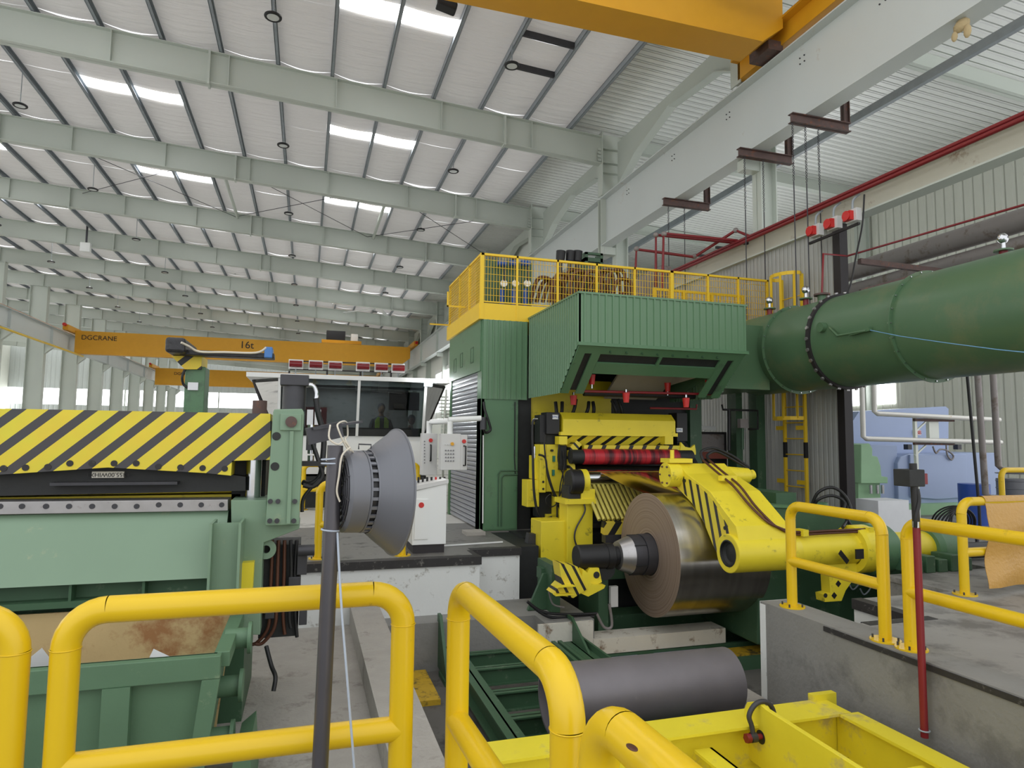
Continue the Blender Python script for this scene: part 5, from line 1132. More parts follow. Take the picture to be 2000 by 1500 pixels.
for k in (0, 1):
    d = k*.05
    m = MB(); m.tube([(5.42+d*2, 8.25, 1.36), (5.42+d*2, 7.95, 1.22+.0), (5.42+d*2, 7.56, 1.045), (5.44+d*1.5, 7.25, .82), (5.5+d, 7.03, .66), (5.62+d*.3, 6.96, .58-d*.2), (5.9, 6.96, .51-d*.6), (6.4, 6.96, .51-d*.6), (7.1, 6.97, .51-d*.6)], .016, 8, smooth_path=5); m.build('hydraulic_line', 'hose', t)
    m = MB(); m.tube([(5.42+d*2, 8.25, 1.36), (5.46+d*2, 8.35, 1.48-d), (5.7+d, 8.4, 1.53-d), (6.0, 8.38, 1.42-d), (6.25, 8.33, 1.25-d*.5)], .02, 8, smooth_path=5); m.build('hose', 'black', t)
m = MB(); m.box(5.36, 5.6, 7.72, 7.8, 1.10, 1.17); m.build('line_clamp', 'myel', t)
for x in (6.0, 7.03): m = MB(); m.box(x-.04, x+.04, 6.9, 7.06, .46, .54); m.build('line_clamp', 'myel', t)
m = MB(); m.lathe([(0, .21), (0, .30), (.06, .31), (.24, .31), (.24, .2)], (6.86, YP, ZP-.02), (1, 0, 0), 40); m.build('yellow_collar', 'myel', t)
m = MB(); m.lathe([(0, .2), (0, .30), (.04, .33), (.28, .33), (.34, .29), (.34, .2)], (7.1, YP, ZP-.03), (1, 0, 0), 40); m.build('green_bearing', 'green', t)
m = MB(); pp_ = at(1678, 1080, y=YP-.33); m.box(pp_.x-.06, pp_.x+.06, YP-.345, YP-.325, ZP-.08, ZP+.04); m.build('name_plate', 'black', t)
m = MB(); m.cyl((7.44, YP, ZP-.04), (8.15, YP, ZP-.04), .215, n=36); m.build('outer_tube', 'myel', t)
m = MB(); m.lathe([(0, .2), (0, .27), (.06, .32), (.40, .33), (.46, .26), (.46, .12)], (8.1, YP, ZP-.05), (1, 0, 0), 40); m.build('end_bearing', 'green', t)
m = MB(); m.lathe([(0, .2), (.04, .2), (.04, 0)], (8.57, YP, ZP+.02), (1, 0, 0), 20); m.build('red_end_cap', 'red', t)
m = MB(); m.cyl((8.55, YP, ZP-.12), (9.4, YP, ZP-.12), .11, n=24); m.build('black_shaft', 'black', t)
m = MB(); m.prism([xz(1607, 1098, YP), xz(1660, 1090, YP), xz(1668, 1110, YP), xz(1640, 1150, YP), xz(1632, 1170, YP), xz(1600, 1172, YP), xz(1598, 1158, YP), xz(1610, 1155, YP)], 'y', YP-.1, YP+.05); lv = m.build('lever', 'myel', t)
m = MB(); p = at(1612, 1163, y=YP-.1); m.cyl((p.x, YP-.105, p.z), (p.x, YP-.1, p.z), .028, n=14); m.build('lever_bore', 'dark_and_shade', lv)  # bore shade painted as a dark disc on the lever
for (u, v) in ((1637, 1140), (1629, 1163)): m = MB(); p = at(u, v, y=YP-.1); m.obox((p.x, YP-.103, p.z), (.06, .006, .06), Matrix.Rotation(PI/4, 3, 'Y')); m.build('black_mark', 'black', lv)
m = MB(); p = at(1652, 1095, y=YP-.33); m.bar(at(1640, 1078, y=YP-.325), at(1656, 1098, y=YP-.28), .06, .01, (0, 1, 0)); m.build('black_mark', 'black', t)
# green gearbox behind
t = thing('gearbox', 'green gearbox housing behind the yellow pivot tube', 'machine', (7.4, 8.2, -1.36))
yG = 7.75
m = MB(); m.prism([xz(1482, 988, yG), xz(1660, 998, yG), xz(1702, 1022, yG), xz(1780, 1085, yG), xz(1800, 1180, yG), xz(1800, 1260, yG), xz(1480, 1260, yG)], 'y', yG, yG+1.4); m.build('housing', 'dgreen', t, bevel=.02)
m = MB(); m.prism([xz(1478, 984, yG), xz(1662, 994, yG), xz(1662, 999, yG), xz(1478, 989, yG)], 'y', yG-.03, yG+1.42); m.build('lid', 'green', t)
m = MB(); p = at(1600, 985, y=8.2); m.cyl((p.x, 8.2, p.z-.04), (p.x, 8.2, p.z+.03), .12, n=20); m.build('breather_cap', 'green', t)
for i in range(2):
    m = MB(); m.tube([at(1585+i*4, 988+i*4, y=yG+.2), at(1598, 962+i*14, y=yG+.1), at(1625, 952+i*16, y=yG), at(1650, 968+i*12, y=yG-.1), at(1662-i*15, 1000, y=yG-.2), at(1646+i*18, 1030, y=YP-.0)], .022, 8, smooth_path=6); m.build('hose', 'black', t)
m = MB(); m.box(at(1612, 1160, y=yG).x, at(1690, 1160, y=yG).x, yG-.25, yG, -1.0, -.35); m.build('foot_box', 'dgreen', t)
for (u, v) in ((1680, 1150), (1658, 1140)): m = MB(); p = at(u, v, y=7.3); m.tube([p, p+Vector((.06, 0, -.08)), p+Vector((.15, 0, -.03)), p+Vector((.2, 0, .05))], .01, 6, smooth_path=4); m.build('cable', 'cable', t)
# ================================================================== MILL ENTRY: ROLLS, GUARDS, STAND
t = thing('guard_beam', 'yellow cover beam with hazard striped lower guards above the red roll', 'machine guard', (5.3, 10.7, 1.5))
yM = 10.6
m = MB(); m.prism([(yM, 1.74), (yM, 1.98), (yM+.14, 2.10), (yM+.6, 2.10), (yM+.6, 1.74)], 'x', 4.21, 6.4); m.build('cover_box', 'myel', t, bevel=.01)
m = MB(); m.box(4.15, 6.42, yM-.04, yM+.05, 1.70, 1.76); cs = m.build('lower_lip', 'myel', t)
m = MB(); m.prism([(yM, 1.71), (yM+.1, 1.52), (yM+.13, 1.52), (yM+.05, 1.71)], 'x', 4.3, 6.2); m.build('upper_striped_guard', stripes_at('g1', BLK, (1, 0, -1.3), .28, .34, Vector((4.45, 10, 1.6))), t)
m = MB(); m.prism([(yM-.12, 1.45), (yM-.12, 1.535), (yM-.02, 1.545), (yM, 1.40)], 'x', 4.55, 6.45); m.build('lower_striped_bar', stripes_at('g2', BLK, (1, 0, -.5), .26, .3, Vector((4.62, 10, 1.5))), t)
m = MB(); m.box(6.35, 6.72, yM-.15, yM+.05, 1.38, 1.44); m.prism([(6.4, 1.44), (6.72, 1.44), (6.7, 1.56), (6.62, 1.50), (6.5, 1.52), (6.42, 1.60)], 'y', yM-.15, yM-.1); m.build('right_end_bracket', 'myel', t)
m = MB(); m.prism([xz(1110, 872, yM), xz(1122, 860, yM), xz(1132, 868, yM), xz(1118, 885, yM), xz(1120, 930, yM), xz(1108, 932, yM)], 'y', yM-.1, yM+.1); m.build('left_striped_arm', stripes_at('g3', BLK, (1, 0, 1), .16, .35, Vector((4.45, 10, 1.3))), t)
for u in (1096, 1302): m = MB(); a, b = at(u-6, 852, y=yM-.05), at(u+10, 868, y=yM-.05); m.box(a.x, b.x, yM-.1, yM+.1, b.z, a.z); m.build('hinge_block', 'myel', t)
t = thing('red_rubber_roll', 'red rubber covered roll with dark wear rings under the striped guard', 'roll', (5.45, 10.55, 1.1))
yR = 10.45; zR = 1.34
m = MB(); m.lathe([(0, 0), (0, .125), (.02, .135), (1.82, .135), (1.84, .12), (1.84, 0)], (4.5, yR, zR), (1, 0, 0), 48); m.build('roll_body', 'rollred', t)
for x0, x1 in ((4.28, 4.5), (6.34, 6.62)): m = MB(); m.cyl((x0, yR, zR), (x1, yR, zR), .12, n=28); m.build('bearing', 'dark_and_shade', t)
m = MB(); m.prism([(yR-.16, zR-.2), (yR+.3, zR-.2), (yR+.3, zR+.25)], 'x', 6.55, 6.72); m.build('end_support', 'dark_and_shade', t)
t = thing('deflector_roll', 'polished steel deflector roll under the running strip with a black bearing', 'roll', (5.3, 10.05, .8))
yD, zD = 10.05, .98
m = MB(); m.cyl((4.2, yD, zD), (6.6, yD, zD), .14, n=48); m.build('roll_body', 'chrome', t)
m = MB(); m.lathe([(0, .0), (0, .18), (.03, .2), (.2, .2), (.2, 0)], (3.98, yD-.25, zD-.02), (1, 0, 0), 32); m.build('bearing_cap', 'black', t)
m = MB(); m.lathe([(0, .2), (.12, .2), (.12, 0)], (4.18, yD-.2, zD-.02), (1, 0, 0), 32); m.build('bearing_flange', 'myel', t)
m = MB(); m.box(6.6, 6.8, yD-.15, yD+.15, zD-.2, zD+.2); m.build('far_bearing', 'dark_and_shade', t)
t = thing('roll_stand', 'yellow left stand carrying the black roll bearing beside the mandrel nose', 'machine stand', (4.05, 9.8, -.36))
yT = 9.75
a, b = at(1108, 980, y=yT), at(1158, 1080, y=yT)
m = MB(); m.box(a.x, b.x, yT, yT+.35, -.75, a.z); m.build('column', 'myel', t, bevel=.01)
a, b = at(1103, 975, y=yT-.05), at(1160, 983, y=yT); m = MB(); m.box(a.x, b.x, yT-.08, yT+.4, b.z, a.z); m.build('cap_plate', 'myel', t)
a, b = at(1133, 955, y=yT), at(1160, 980, y=yT); m = MB(); m.box(a.x, b.x, yT-.05, yT+.3, b.z, a.z); m.build('side_block', 'myel', t, bevel=.008)
a, b = at(1110, 955, y=yT), at(1133, 978, y=yT); m = MB(); m.box(a.x, b.x, yT-.02, yT+.3, b.z, a.z+.05); m.build('black_base', 'dark_and_shade', t, bevel=.01)
m = MB(); m.tube([at(1141, 985, y=yT-.05), at(1142, 1000, y=yT-.06), at(1126, 1030, y=yT-.06), at(1122, 1050, y=yT-.06), at(1126, 1066, y=yT-.05)], .014, 8, smooth_path=5); m.build('grey_hose', 'dark', t)
m = MB(); m.box(3.55, 4.0, yT+.1, yT+.6, -.36, .35); m.build('lower_box', 'myel', t, bevel=.01)
# slatted yellow apron
t = thing('slatted_apron', 'yellow slatted roller apron leaning behind the coil', 'apron', (5.0, 9.7, .2))
n = 26
for i in range(n):
    x = 4.33+i*.08; m = MB(); m.cyl((x, 9.98, .92), (x+.03, 9.45, .40), .031, n=10); m.build('slat', 'slat', t)
m = MB(); m.bar((4.25, 9.99, .88), (6.4, 9.99, .88), .04, .05); m.build('top_bar', 'myel', t)
m = MB(); m.prism([(9.38, .18), (9.38, .36), (9.46, .38), (9.5, .2)], 'x', 4.4, 6.4); m.build('striped_edge', 'st_slat', t)
m = MB(); m.box(4.42, 6.4, 9.36, 9.5, .06, .18); m.build('dark_lip', 'dark', t)
# left gauge housings, yellow plates and hoses
t = thing('thickness_gauge', 'yellow and black gauge frame with hoses at the left of the red roll', 'machine', (3.95, 10.7, 0))
yQ = 10.75
for (u0, u1, v0, v1, mt, nm, dy) in ((1068, 1093, 805, 848, 'black', 'gauge_box', -.1), (1055, 1067, 810, 865, 'black', 'gauge_box', -.02), (1056, 1112, 848, 868, 'dark_and_shade', 'dark_block', 0), (1055, 1066, 868, 962, 'myel', 'yellow_plate', -.08), (1067, 1107, 868, 960, 'myel', 'yellow_plate', -.02), (1044, 1054, 890, 936, 'myel', 'yellow_plate', .1), (1094, 1107, 870, 918, 'dark_and_shade', 'dark_block', -.12), (1030, 1053, 938, 990, 'myel', 'lower_plate', -.0), (1080, 1108, 958, 1030, 'myel', 'lower_plate', .05), (1068, 1112, 1005, 1032, 'myel', 'lower_plate', 0.02), (1052, 1085, 962, 1010, 'dark_and_shade', 'dark_block', .12)):
    a, b = at(u0, v0, y=yQ+dy), at(u1, v1, y=yQ+dy); m = MB(); m.box(a.x, b.x, yQ+dy, yQ+dy+.3, b.z, a.z); m.build(nm, mt, t, bevel=.006)
for (u, v, x) in ((1085, 814, 0), ):
    a, b = at(1079, 810, y=yQ-.1), at(1090, 819, y=yQ-.1); m = MB(); m.box(a.x, b.x, yQ-.106, yQ-.1, b.z, a.z); lb = m.build('label_plate', 'white', t)
    lettering('label_lettering', 'EMG', .055, ((a.x+b.x)/2, yQ-.108, (a.z+b.z)/2), (PI/2, 0, 0), 'label', t, .001)
rnd = random.Random(11)
for i, pts in enumerate((((1046, 820), (1040, 830), (1041, 900), (1043, 960), (1050, 1000), (1062, 1013), (1078, 1010)),
                         ((1052, 888), (1065, 895), (1070, 930), (1080, 960), (1092, 990), (1100, 1000)),
                         ((1062, 845), (1066, 900), (1078, 950), (1090, 975), (1100, 985)),
                         ((1092, 868), (1090, 900), (1100, 930), (1096, 960), (1088, 980)),
                         ((1075, 965), (1066, 975), (1072, 990), (1086, 985), (1083, 970), (1074, 966)),
                         ((1088, 985), (1088, 1010), (1086, 1040), (1080, 1060)),
                         ((1100, 880), (1102, 910), (1094, 950), (1092, 985)))):
    m = MB(); m.tube([at(u, v, y=yQ-.18-.02*(i % 3)) for u, v in pts], (.022, .018, .014, .012, .01, .016, .012)[i], 8, smooth_path=5); m.build('hose', 'black', t)
m = MB(); m.tube([at(1050, 818, y=yQ-.12), at(1042, 819, y=yQ-.12), at(1039, 828, y=yQ-.12)], .016, 8, smooth_path=4); m.build('elbow_fitting', 'chrome', t)
m = MB(); p = at(1043, 880, y=yQ-.15); m.cyl(p+Vector((0, 0, -.13)), p+Vector((0, 0, .07)), .025, n=10); m.build('pipe_fitting', 'chrome', t)
for (u, v) in ((1082, 895), (1081, 922)): m = MB(); p = at(u, v, y=yQ-.05); m.box(p.x-.02, p.x+.02, yQ-.06, yQ-.02, p.z-.06, p.z+.04); m.build('green_connector', paint('teal', c(40, 120, 100), .4), t)
for (u, v) in ((1061, 941), (1061, 955), (1079, 880)): m = MB(); p = at(u, v, y=yQ-.08); m.cyl((p.x, yQ-.085, p.z), (p.x, yQ-.02, p.z), .02, n=12); m.build('hole', 'dark_and_shade', t)  # dark-coloured studs paint the shade of the holes
t = thing('gauge_post', 'black gauge housing with a small white label at the right end of the guard beam', 'machine', (6.6, 10.9, 0))
a, b = at(1322, 806, y=yQ), at(1343, 862, y=yQ); m = MB(); m.box(a.x, b.x, yQ, yQ+.3, b.z, a.z); m.build('housing', 'black', t, bevel=.006)
m = MB(); m.box(a.x+.03, b.x-.03, yQ+.05, yQ+.25, 0, b.z); m.build('post', 'dark_and_shade', t)
a, b = at(1321, 836, y=yQ), at(1333, 844, y=yQ); m = MB(); m.box(a.x, b.x, yQ-.006, yQ, b.z, a.z); m.build('label_plate', 'white', t)
lettering('label_lettering', 'EMG', .055, ((a.x+b.x)/2, yQ-.008, (a.z+b.z)/2), (PI/2, 0, 0), 'label', t, .001)
m = MB(); m.box(4.4, 6.8, 10.9, 11.2, .15, 1.0); one('work_roll_chock', m, 'dark_and_shade', 'dark roll housing in shade behind the red and steel rolls', 'machine part')
m = MB(); m.cyl((4.4, 10.75, 1.08), (6.7, 10.75, 1.08), .09, n=24); one('pinch_roll', m, 'black', 'thin black roll just below the red rubber roll', 'roll')
m = MB(); m.prism([xz(1030, 1040, 10.2), xz(1110, 1048, 10.2), xz(1100, 1075, 10.2), xz(1022, 1085, 10.2)], 'y', 10.1, 10.25); one('steel_ramp', m, 'dark', 'dark steel ramp plate between white wall and yellow stand', 'plate')
m = MB(); m.box(3.13, 3.5, 9.82, 11.44, -1.36, -.02); m.box(3.5, 7.2, 10.6, 11.4, -1.36, .0); one('mill_foundation', m, 'dark_and_shade', 'dark foundation under the mill entry below the yellow stand', 'foundation')
# ================================================================== CONTROL CABIN
YC = 16.0
C = lambda u, v, y=YC: at(u, v, y=y)
t = thing('control_cabin', 'white control cabin with wide tinted outward-leaning windows', 'cabin', (1.2, 17.2, 0))
x0, x1 = C(545, 800).x, C(826, 850).x; zl, zs, zT = C(825, 925).z, C(825, 853).z, C(700, 745).z
xw = C(875, 760).x
m = MB(); m.box(x0-.6, x1+.1, YC+.1, YC+2.6, zl, zs); m.build('lower_wall', 'white', t)
m = MB(); m.box(x0-.7, xw, YC-.35, YC+2.6, zT, zT+.1); m.build('roof', 'white', t)
m = MB(); m.box(x0-.6, x1+.1, YC+.02, YC+2.6, 0, zl-.05); m.build('dark_plinth', 'dark_and_shade', t)
def quad(m, a, b, cc, d, th=(0, .03, 0)):
    th = Vector(th); q = [Vector(a), Vector(b), Vector(cc), Vector(d)]
    m.add(q+[p+th for p in q], [(0, 1, 2, 3), (7, 6, 5, 4), (0, 4, 5, 1), (1, 5, 6, 2), (2, 6, 7, 3), (3, 7, 4, 0)])
mull = [x0, C(697, 850).x, x1]
for a, b in zip(mull[:-1], mull[1:]):
    m = MB(); quad(m, (a, YC+.05, zs), (b, YC+.05, zs), (b, YC-.28, zT), (a, YC-.28, zT)); m.build('window_pane', 'glassd', t)
for x in mull:
    m = MB(); quad(m, (x-.03, YC+.02, zs), (x+.03, YC+.02, zs), (x+.03, YC-.31, zT), (x-.03, YC-.31, zT), (0, .06, 0)); m.build('mullion', 'white', t)
for s, xa, xb in ((1, x1, xw), (-1, x0, x0-.6)):
    m = MB(); quad(m, (xa, YC+.05, zs), (xa+s*.12, YC+.9, zs), (xb, YC+.5, zT), (xa, YC-.28, zT), (0.03*s, 0, 0)); m.build('side_window', 'glass', t)
    m = MB(); m.bar((xa+s*.14, YC+.9, zs), (xb, YC+.5, zT), .08, .06); m.build('corner_post', 'black2', t)
m = MB(); m.box(x0-.5, x1+.05, YC+.25, YC+.8, zs-.35, zs+.2); m.build('console', 'desk', t)
m = MB(); m.box(x0-.6, x1, YC+2.55, YC+2.6, zs, zT); m.build('rear_wall', 'pipe', t)
m = MB(); m.box(C(595, 850).x, C(640, 850).x, YC+1.3, YC+1.35, zs-.1, C(600, 790).z); m.build('red_board', 'lampred', t)
m = MB(); m.box(C(762, 760).x, C(822, 760).x, YC+.2, YC+.25, C(760, 800).z, C(760, 764).z); m.build('dark_monitor', 'desk', t)
for k, u in enumerate((600, 615)): m = MB(); a, b = C(u, 800, YC-.1), C(u+11, 830, YC-.1); m.box(a.x, b.x, YC-.12, YC-.1, b.z, a.z); m.build('notice_sheet', 'paper', t)
m = MB()
for z in (zT-.12,): m.box(x0, x1, YC-.2, YC-.15, z-.06, z)
m.build('inner_rail', 'purlin', t)
m = MB(); p = C(837, 748, YC-.4); m.box(p.x-.09, p.x+.09, YC-.42, YC-.36, p.z-.07, p.z+.07)
fl = thing('floodlight', 'bright white lit floodlight on the right roof corner of the control cabin', 'lamp', (p.x, YC-.4, p.z-.08)); m.build('lit_face', 'lampon', fl)
m = MB(); m.box(p.x-.1, p.x+.1, YC-.36, YC-.3, p.z-.08, p.z+.08); m.build('housing', 'purlin', fl)
ld = bpy.data.lights.new('floodlight_light', 'POINT'); ld.energy = 18; ld.shadow_soft_size = .1; lo = bpy.data.objects.new('floodlight_light', ld); COL.objects.link(lo); lo.parent = fl; lo.location = (0, -.15, .08)
ld = bpy.data.lights.new('cabin_fill_light', 'AREA'); ld.energy = 38; ld.size = 1.6; lo = bpy.data.objects.new('cabin_fill_light', ld); COL.objects.link(lo); lo.location = ((x0+x1)/2, YC+1.4, zT-.06)  # unseen area light added to lift the dark cabin interior
# red sirens on a rack on the roof
t = thing('siren_rack', 'black rack carrying the six red sirens on the cabin roof', 'rack', (1.1, YC, zT+.1))
ru = (578, 617, 655, 709, 745, 778)
for v in (708, 724): m = MB(); m.bar(C(566, v-3), C(790, v+4), .04, .03); m.build('rail', 'black2', t)
for u in (565, 639, 704, 764): m = MB(); p = C(u, 724); m.cyl((p.x, YC, zT+.1), (p.x, YC, p.z), .02, n=8); m.build('leg', 'black2', t)
S_ = None
for i, u in enumerate(ru):
    v = 711+i*1.6; p = C(u, v, YC-.08)
    lab = 'dark red siren in a white frame on the cabin roof, %s from the left' % ORD(i)
    if S_ is None:
        S_ = thing('siren', lab, 'siren', tuple(p), 'red sirens on the cabin roof'); P0 = p.copy()
        m = MB(); m.box(p.x-.16, p.x+.16, YC-.05, YC-.02, p.z-.11, p.z+.11); m.build('white_frame', 'white', S_)
        m = MB(); m.cyl((p.x-.14, YC-.12, p.z), (p.x+.14, YC-.12, p.z), .075, n=16); m.build('red_lens', 'lampred', S_)
        m = MB(); m.cyl((p.x, YC-.05, p.z-.11), (p.x, YC-.05, p.z-.28), .012, n=8); m.build('cable_gland', 'purlin', S_)
    else: dup(S_, p-P0, lab)
# people inside the cabin
def person(name, label, loc, face_y=-1, vest=True, lean=0):
    t = thing(name, label, 'person', loc); x, y, z = loc
    m = MB(); m.lathe([(0, .13), (.1, .16), (.32, .19), (.46, .17), (.52, .07), (.60, .055)], (x, y, z), (lean, 0, 1), 20)
    m.ball((x+lean*.7, y-.01, z+.72), .105, 18, (.85, 1.0, 1.18))
    m.ball((x+lean*.7, y-.115, z+.71), .02, 8)
    m.build('body', 'skin', t)
    m = MB(); m.lathe([(-.02, .15), (.1, .18), (.34, .21), (.47, .185), (.53, .08)], (x, y, z), (lean, 0, 1), 20)
    for s in (-1, 1): m.tube([(x+s*.18, y, z+.44), (x+s*.25, y-.03, z+.28), (x+s*.25, y-.12, z+.1), (x+s*.16, y-.3, z+.06)], .055, 10, smooth_path=4)
    m.build('shirt', 'cloth', t)
    for s in (-1, 1):
        m = MB(); m.ball((x+s*.14, y-.33, z+.06), .045, 10, (1, 1.3, .6))
        for f in range(4): m.tube([(x+s*(.12+f*.016), y-.36, z+.06), (x+s*(.12+f*.016), y-.42+.006*abs(f-1), z+.045)], .009, 6)
        m.tube([(x+s*.105, y-.33, z+.06), (x+s*.085, y-.37, z+.05)], .01, 6); m.build('hand', 'skin', t)
    if vest:
        for s in (-1, 1):
            m = MB(); m.prism([(x+s*.05, z+.02), (x+s*.17, z+.02), (x+s*.17, z+.4), (x+s*.11, z+.5), (x+s*.06, z+.5)], 'y', y-.225, y-.19); m.build('hi_vis_vest', 'vest', t)
    m = MB(); m.ball((x+lean*.7, y+.01, z+.75), .112, 18, (.9, 1.0, 1.08)); hm = m.build('hair', 'cloth', t)
    m = MB(); m.ball((x+lean*.7-.04, y-.1, z+.74), .012, 8); m.ball((x+lean*.7+.04, y-.1, z+.74), .012, 8); m.build('eyes', 'black', t)
    for k in range(2):
        m = MB(); m.tube([(x+(-.09+.18*k), y+.02, z+.02), (x+(-.1+.2*k), y-.3, z-.02), (x+(-.1+.2*k), y-.34, z-.42), (x+(-.1+.2*k), y-.45, z-.47)], .075, 10, smooth_path=4); m.build('trouser_leg', 'cloth', t)
    m = MB(); m.box(x-.25, x+.25, y-.1, y+.3, z-.1, z-.02); 
    ch = one('operator_chair', m, 'desk', 'black operator seat under the '+('person in the yellow-green vest' if vest else 'person leaning in dark clothes'), 'chair'); 
    return t
pz = C(748, 805, 16.85)
person('person', 'person in a dark shirt and yellow-green vest sitting in the cabin window', (pz.x, 17.25, pz.z-.62))
pz = C(800, 820, 16.85)
person('person', 'person in dark clothes leaning at the right of the cabin window', (pz.x, 17.2, pz.z-.72), vest=False, lean=.15)
# desk console, hanging panels
t = thing('control_desk', 'white sloped control desk standing at the edge of the white platform', 'control desk', (1.85, 9.9, 0))
a = at(822, 1078, y=9.5); b = at(870, 1074, y=9.5)
xl, xr_ = at(795, 1068, y=9.6).x+.05, b.x
m = MB(); m.box(xl+.02, xr_-.02, 9.5, 10.15, 0, .12); m.build('plinth', 'black2', t)
m = MB(); m.prism([(xl, .12), (xr_, .12), (xr_, at(870, 943, y=9.5).z), (xl, at(800, 957, y=9.5).z-.02)], 'y', 9.48, 10.2); db = m.build('body', 'white', t, bevel=.006)
m = MB(); m.box(xl+.03, xl+(xr_-xl)*.45, 9.465, 9.48, .2, at(820, 975, y=9.5).z); dd = m.build('door', 'white', t)
zt2 = at(835, 948, y=9.5).z
m = MB(); m.prism([(xl-.04, at(800, 957, y=9.5).z-.02), (xr_+.02, at(870, 943, y=9.5).z), (xr_+.02, at(870, 943, y=9.5).z+.05), (xl-.04, at(800, 957, y=9.5).z+.05)], 'y', 9.46, 10.22); m.build('sloped_top', 'boxgrey', t)
for i in range(8):
    x = xl+.06+i*.065; m = MB(); m.cyl((x, 9.8, zt2+.02), (x, 9.8, zt2+.10), .016, n=8); m.build('push_button' , ('red' if i == 5 else 'black'), t)
m = MB(); m.cyl((xl+.12, 9.47, .68), (xl+.12, 9.46, .68), .04, n=12); m.build('warning_dot', 'red', dd)
# hanging pendants
def pend(name, lab, u0, u1, v0, v1, y, btnrows):
    a, b = at(u0, v0, y=y), at(u1, v1, y=y)
    t = thing(name, lab, 'control panel', ((a.x+b.x)/2, y, b.z))
    m = MB(); m.box(a.x, b.x, y, y+.22, b.z, a.z); m.build('enclosure', 'boxgrey', t, bevel=.006)
    m = MB(); m.cyl(((a.x+b.x)/2, y+.1, a.z), ((a.x+b.x)/2, y+.1, at(u0, 822, y=y).z), .05, n=16); m.build('hanger_tube', 'white', t)
    return t, a, b
t, a, b = pend('pendant_panel', 'slim grey hanging panel with a red button and black handle, before the cabin', 825, 853, 846, 928, 11.9, 0)
m = MB(); p = at(841, 860, y=11.9); m.cyl((p.x, 11.87, p.z), (p.x, 11.9, p.z), .035, n=16); m.build('emergency_button', 'red', t)
m = MB(); p = at(841, 869, y=11.9); q = at(841, 900, y=11.9); m.tube([(p.x, 11.9, p.z), (p.x, 11.85, p.z), (p.x, 11.85, q.z), (p.x, 11.9, q.z)], .014, 8); m.build('handle', 'black', t)
for i in range(8): m = MB(); p = at(829, 862+i*6, y=11.9); m.cyl((p.x, 11.885, p.z), (p.x, 11.9, p.z), .012, n=8); m.build('push_button', 'btn', t)
t, a, b = pend('pendant_panel', 'wide pale hanging control panel full of buttons, before the shutter', 862, 899, 847, 918, 11.3, 1)
for r in range(5):
    for k in range(4):
        m = MB(); p = at(870.5+k*5, 868+r*6.8+(5 if r else 0), y=11.3); m.cyl((p.x, 11.28, p.z), (p.x, 11.3, p.z), .013, n=10); m.build('push_button', 'btn' if r else 'boxgrey', t)
m = MB(); p = at(883, 867, y=11.3); m.cyl((p.x, 11.27, p.z), (p.x, 11.3, p.z), .03, n=14); m.build('main_switch', 'crane', t)
xs_ = b.x
a2, b2 = at(899, 849, y=11.3), at(912, 918, y=11.3); m = MB(); m.box(b.x, b2.x, 11.3, 11.5, b2.z, a2.z); m.build('side_enclosure', 'boxgrey', t, bevel=.006)
m = MB(); p = at(906, 862, y=11.3); m.cyl((p.x, 11.27, p.z), (p.x, 11.3, p.z), .035, n=14); m.build('emergency_button', 'red', t)
m = MB(); p = at(906, 871, y=11.3); q = at(906, 909, y=11.3); m.tube([(p.x, 11.3, p.z), (p.x+.02, 11.24, p.z), (p.x+.02, 11.24, q.z), (p.x, 11.3, q.z)], .014, 8); m.build('handle', 'black', t)
p = at(840, 824, y=11.6); q = at(942, 817, y=11.35)
t = thing('swing_arm', 'white tubular swing arm carrying the two hanging control panels', 'arm', tuple(q))
m = MB(); m.tube([at(840, 828, y=11.9), at(843, 824, y=11.9), at(878, 822, y=11.4)], .05, 12); m.build('outer_tube', 'white', t)
m = MB(); m.tube([at(876, 820, y=11.4), at(940, 817, y=11.3)], .05, 12); m.build('inner_tube', 'white', t)
m = MB(); p = at(944, 828, y=11.3); m.cyl((p.x, 11.3, p.z-.1), (p.x, 11.3, p.z+.12), .06, n=14); m.build('pivot', 'dark', t)
m = MB(); m.tube([at(945, 785, y=11.4), at(947, 800, y=11.38), at(955, 825, y=11.35), at(958, 840, y=11.35), at(948, 845, y=11.33), at(944, 835, y=11.3)], .022, 8, smooth_path=5); m.build('hose', 'black', t)
m = MB(); m.tube([at(944, 850, y=11.42), at(943, 1022, y=11.42)], .012, 8); one('conduit_pipe', m, 'white', 'thin white conduit down the left green mill column', 'pipe')
m = MB(); m.box(2.62, 2.95, 10.95, 11.3, 0, .06); one('grey_plinth_block', m, 'conc', 'small grey block on the floor at the foot of the roller shutter', 'block')
m = MB(); m.bar((2.0, 9.95, .02), (3.0, 10.1, .02), .02, .02); one('metal_rod', m, 'white', 'thin white rod lying on the platform right of the control desk', 'rod')
m = MB(); m.box(1.0, 9.0, 10.85, 11.15, -.001, .006)
# stair rail seen between cabin and mill
t = thing('steel_stair', 'pale steel stair climbing between the cabin and the mill enclosure', 'stairs', (4.2, 22, 0))
for i in range(12):
    p = at(870+i*.5, 850-i*7.3, y=19); m = MB(); m.box(at(868, 850, y=19).x, at(884, 850, y=19).x+.1, 19+i*.1, 19.25+i*.1, p.z-.03, p.z); m.build('tread', 'panel', t)
for s in (0, 1): m = MB(); m.bar(at(865+s*20, 860, y=19), at(872+s*20, 765, y=20.2), .05, .2); m.build('stringer', 'panel', t)
for s in (0, 1): m = MB(); m.box(at(866+s*18, 860, y=19).x-.03, at(866+s*18, 860, y=19).x+.03, 18.95, 19.05, 0, at(866, 855, y=19).z); m.build('leg', 'panel', t)
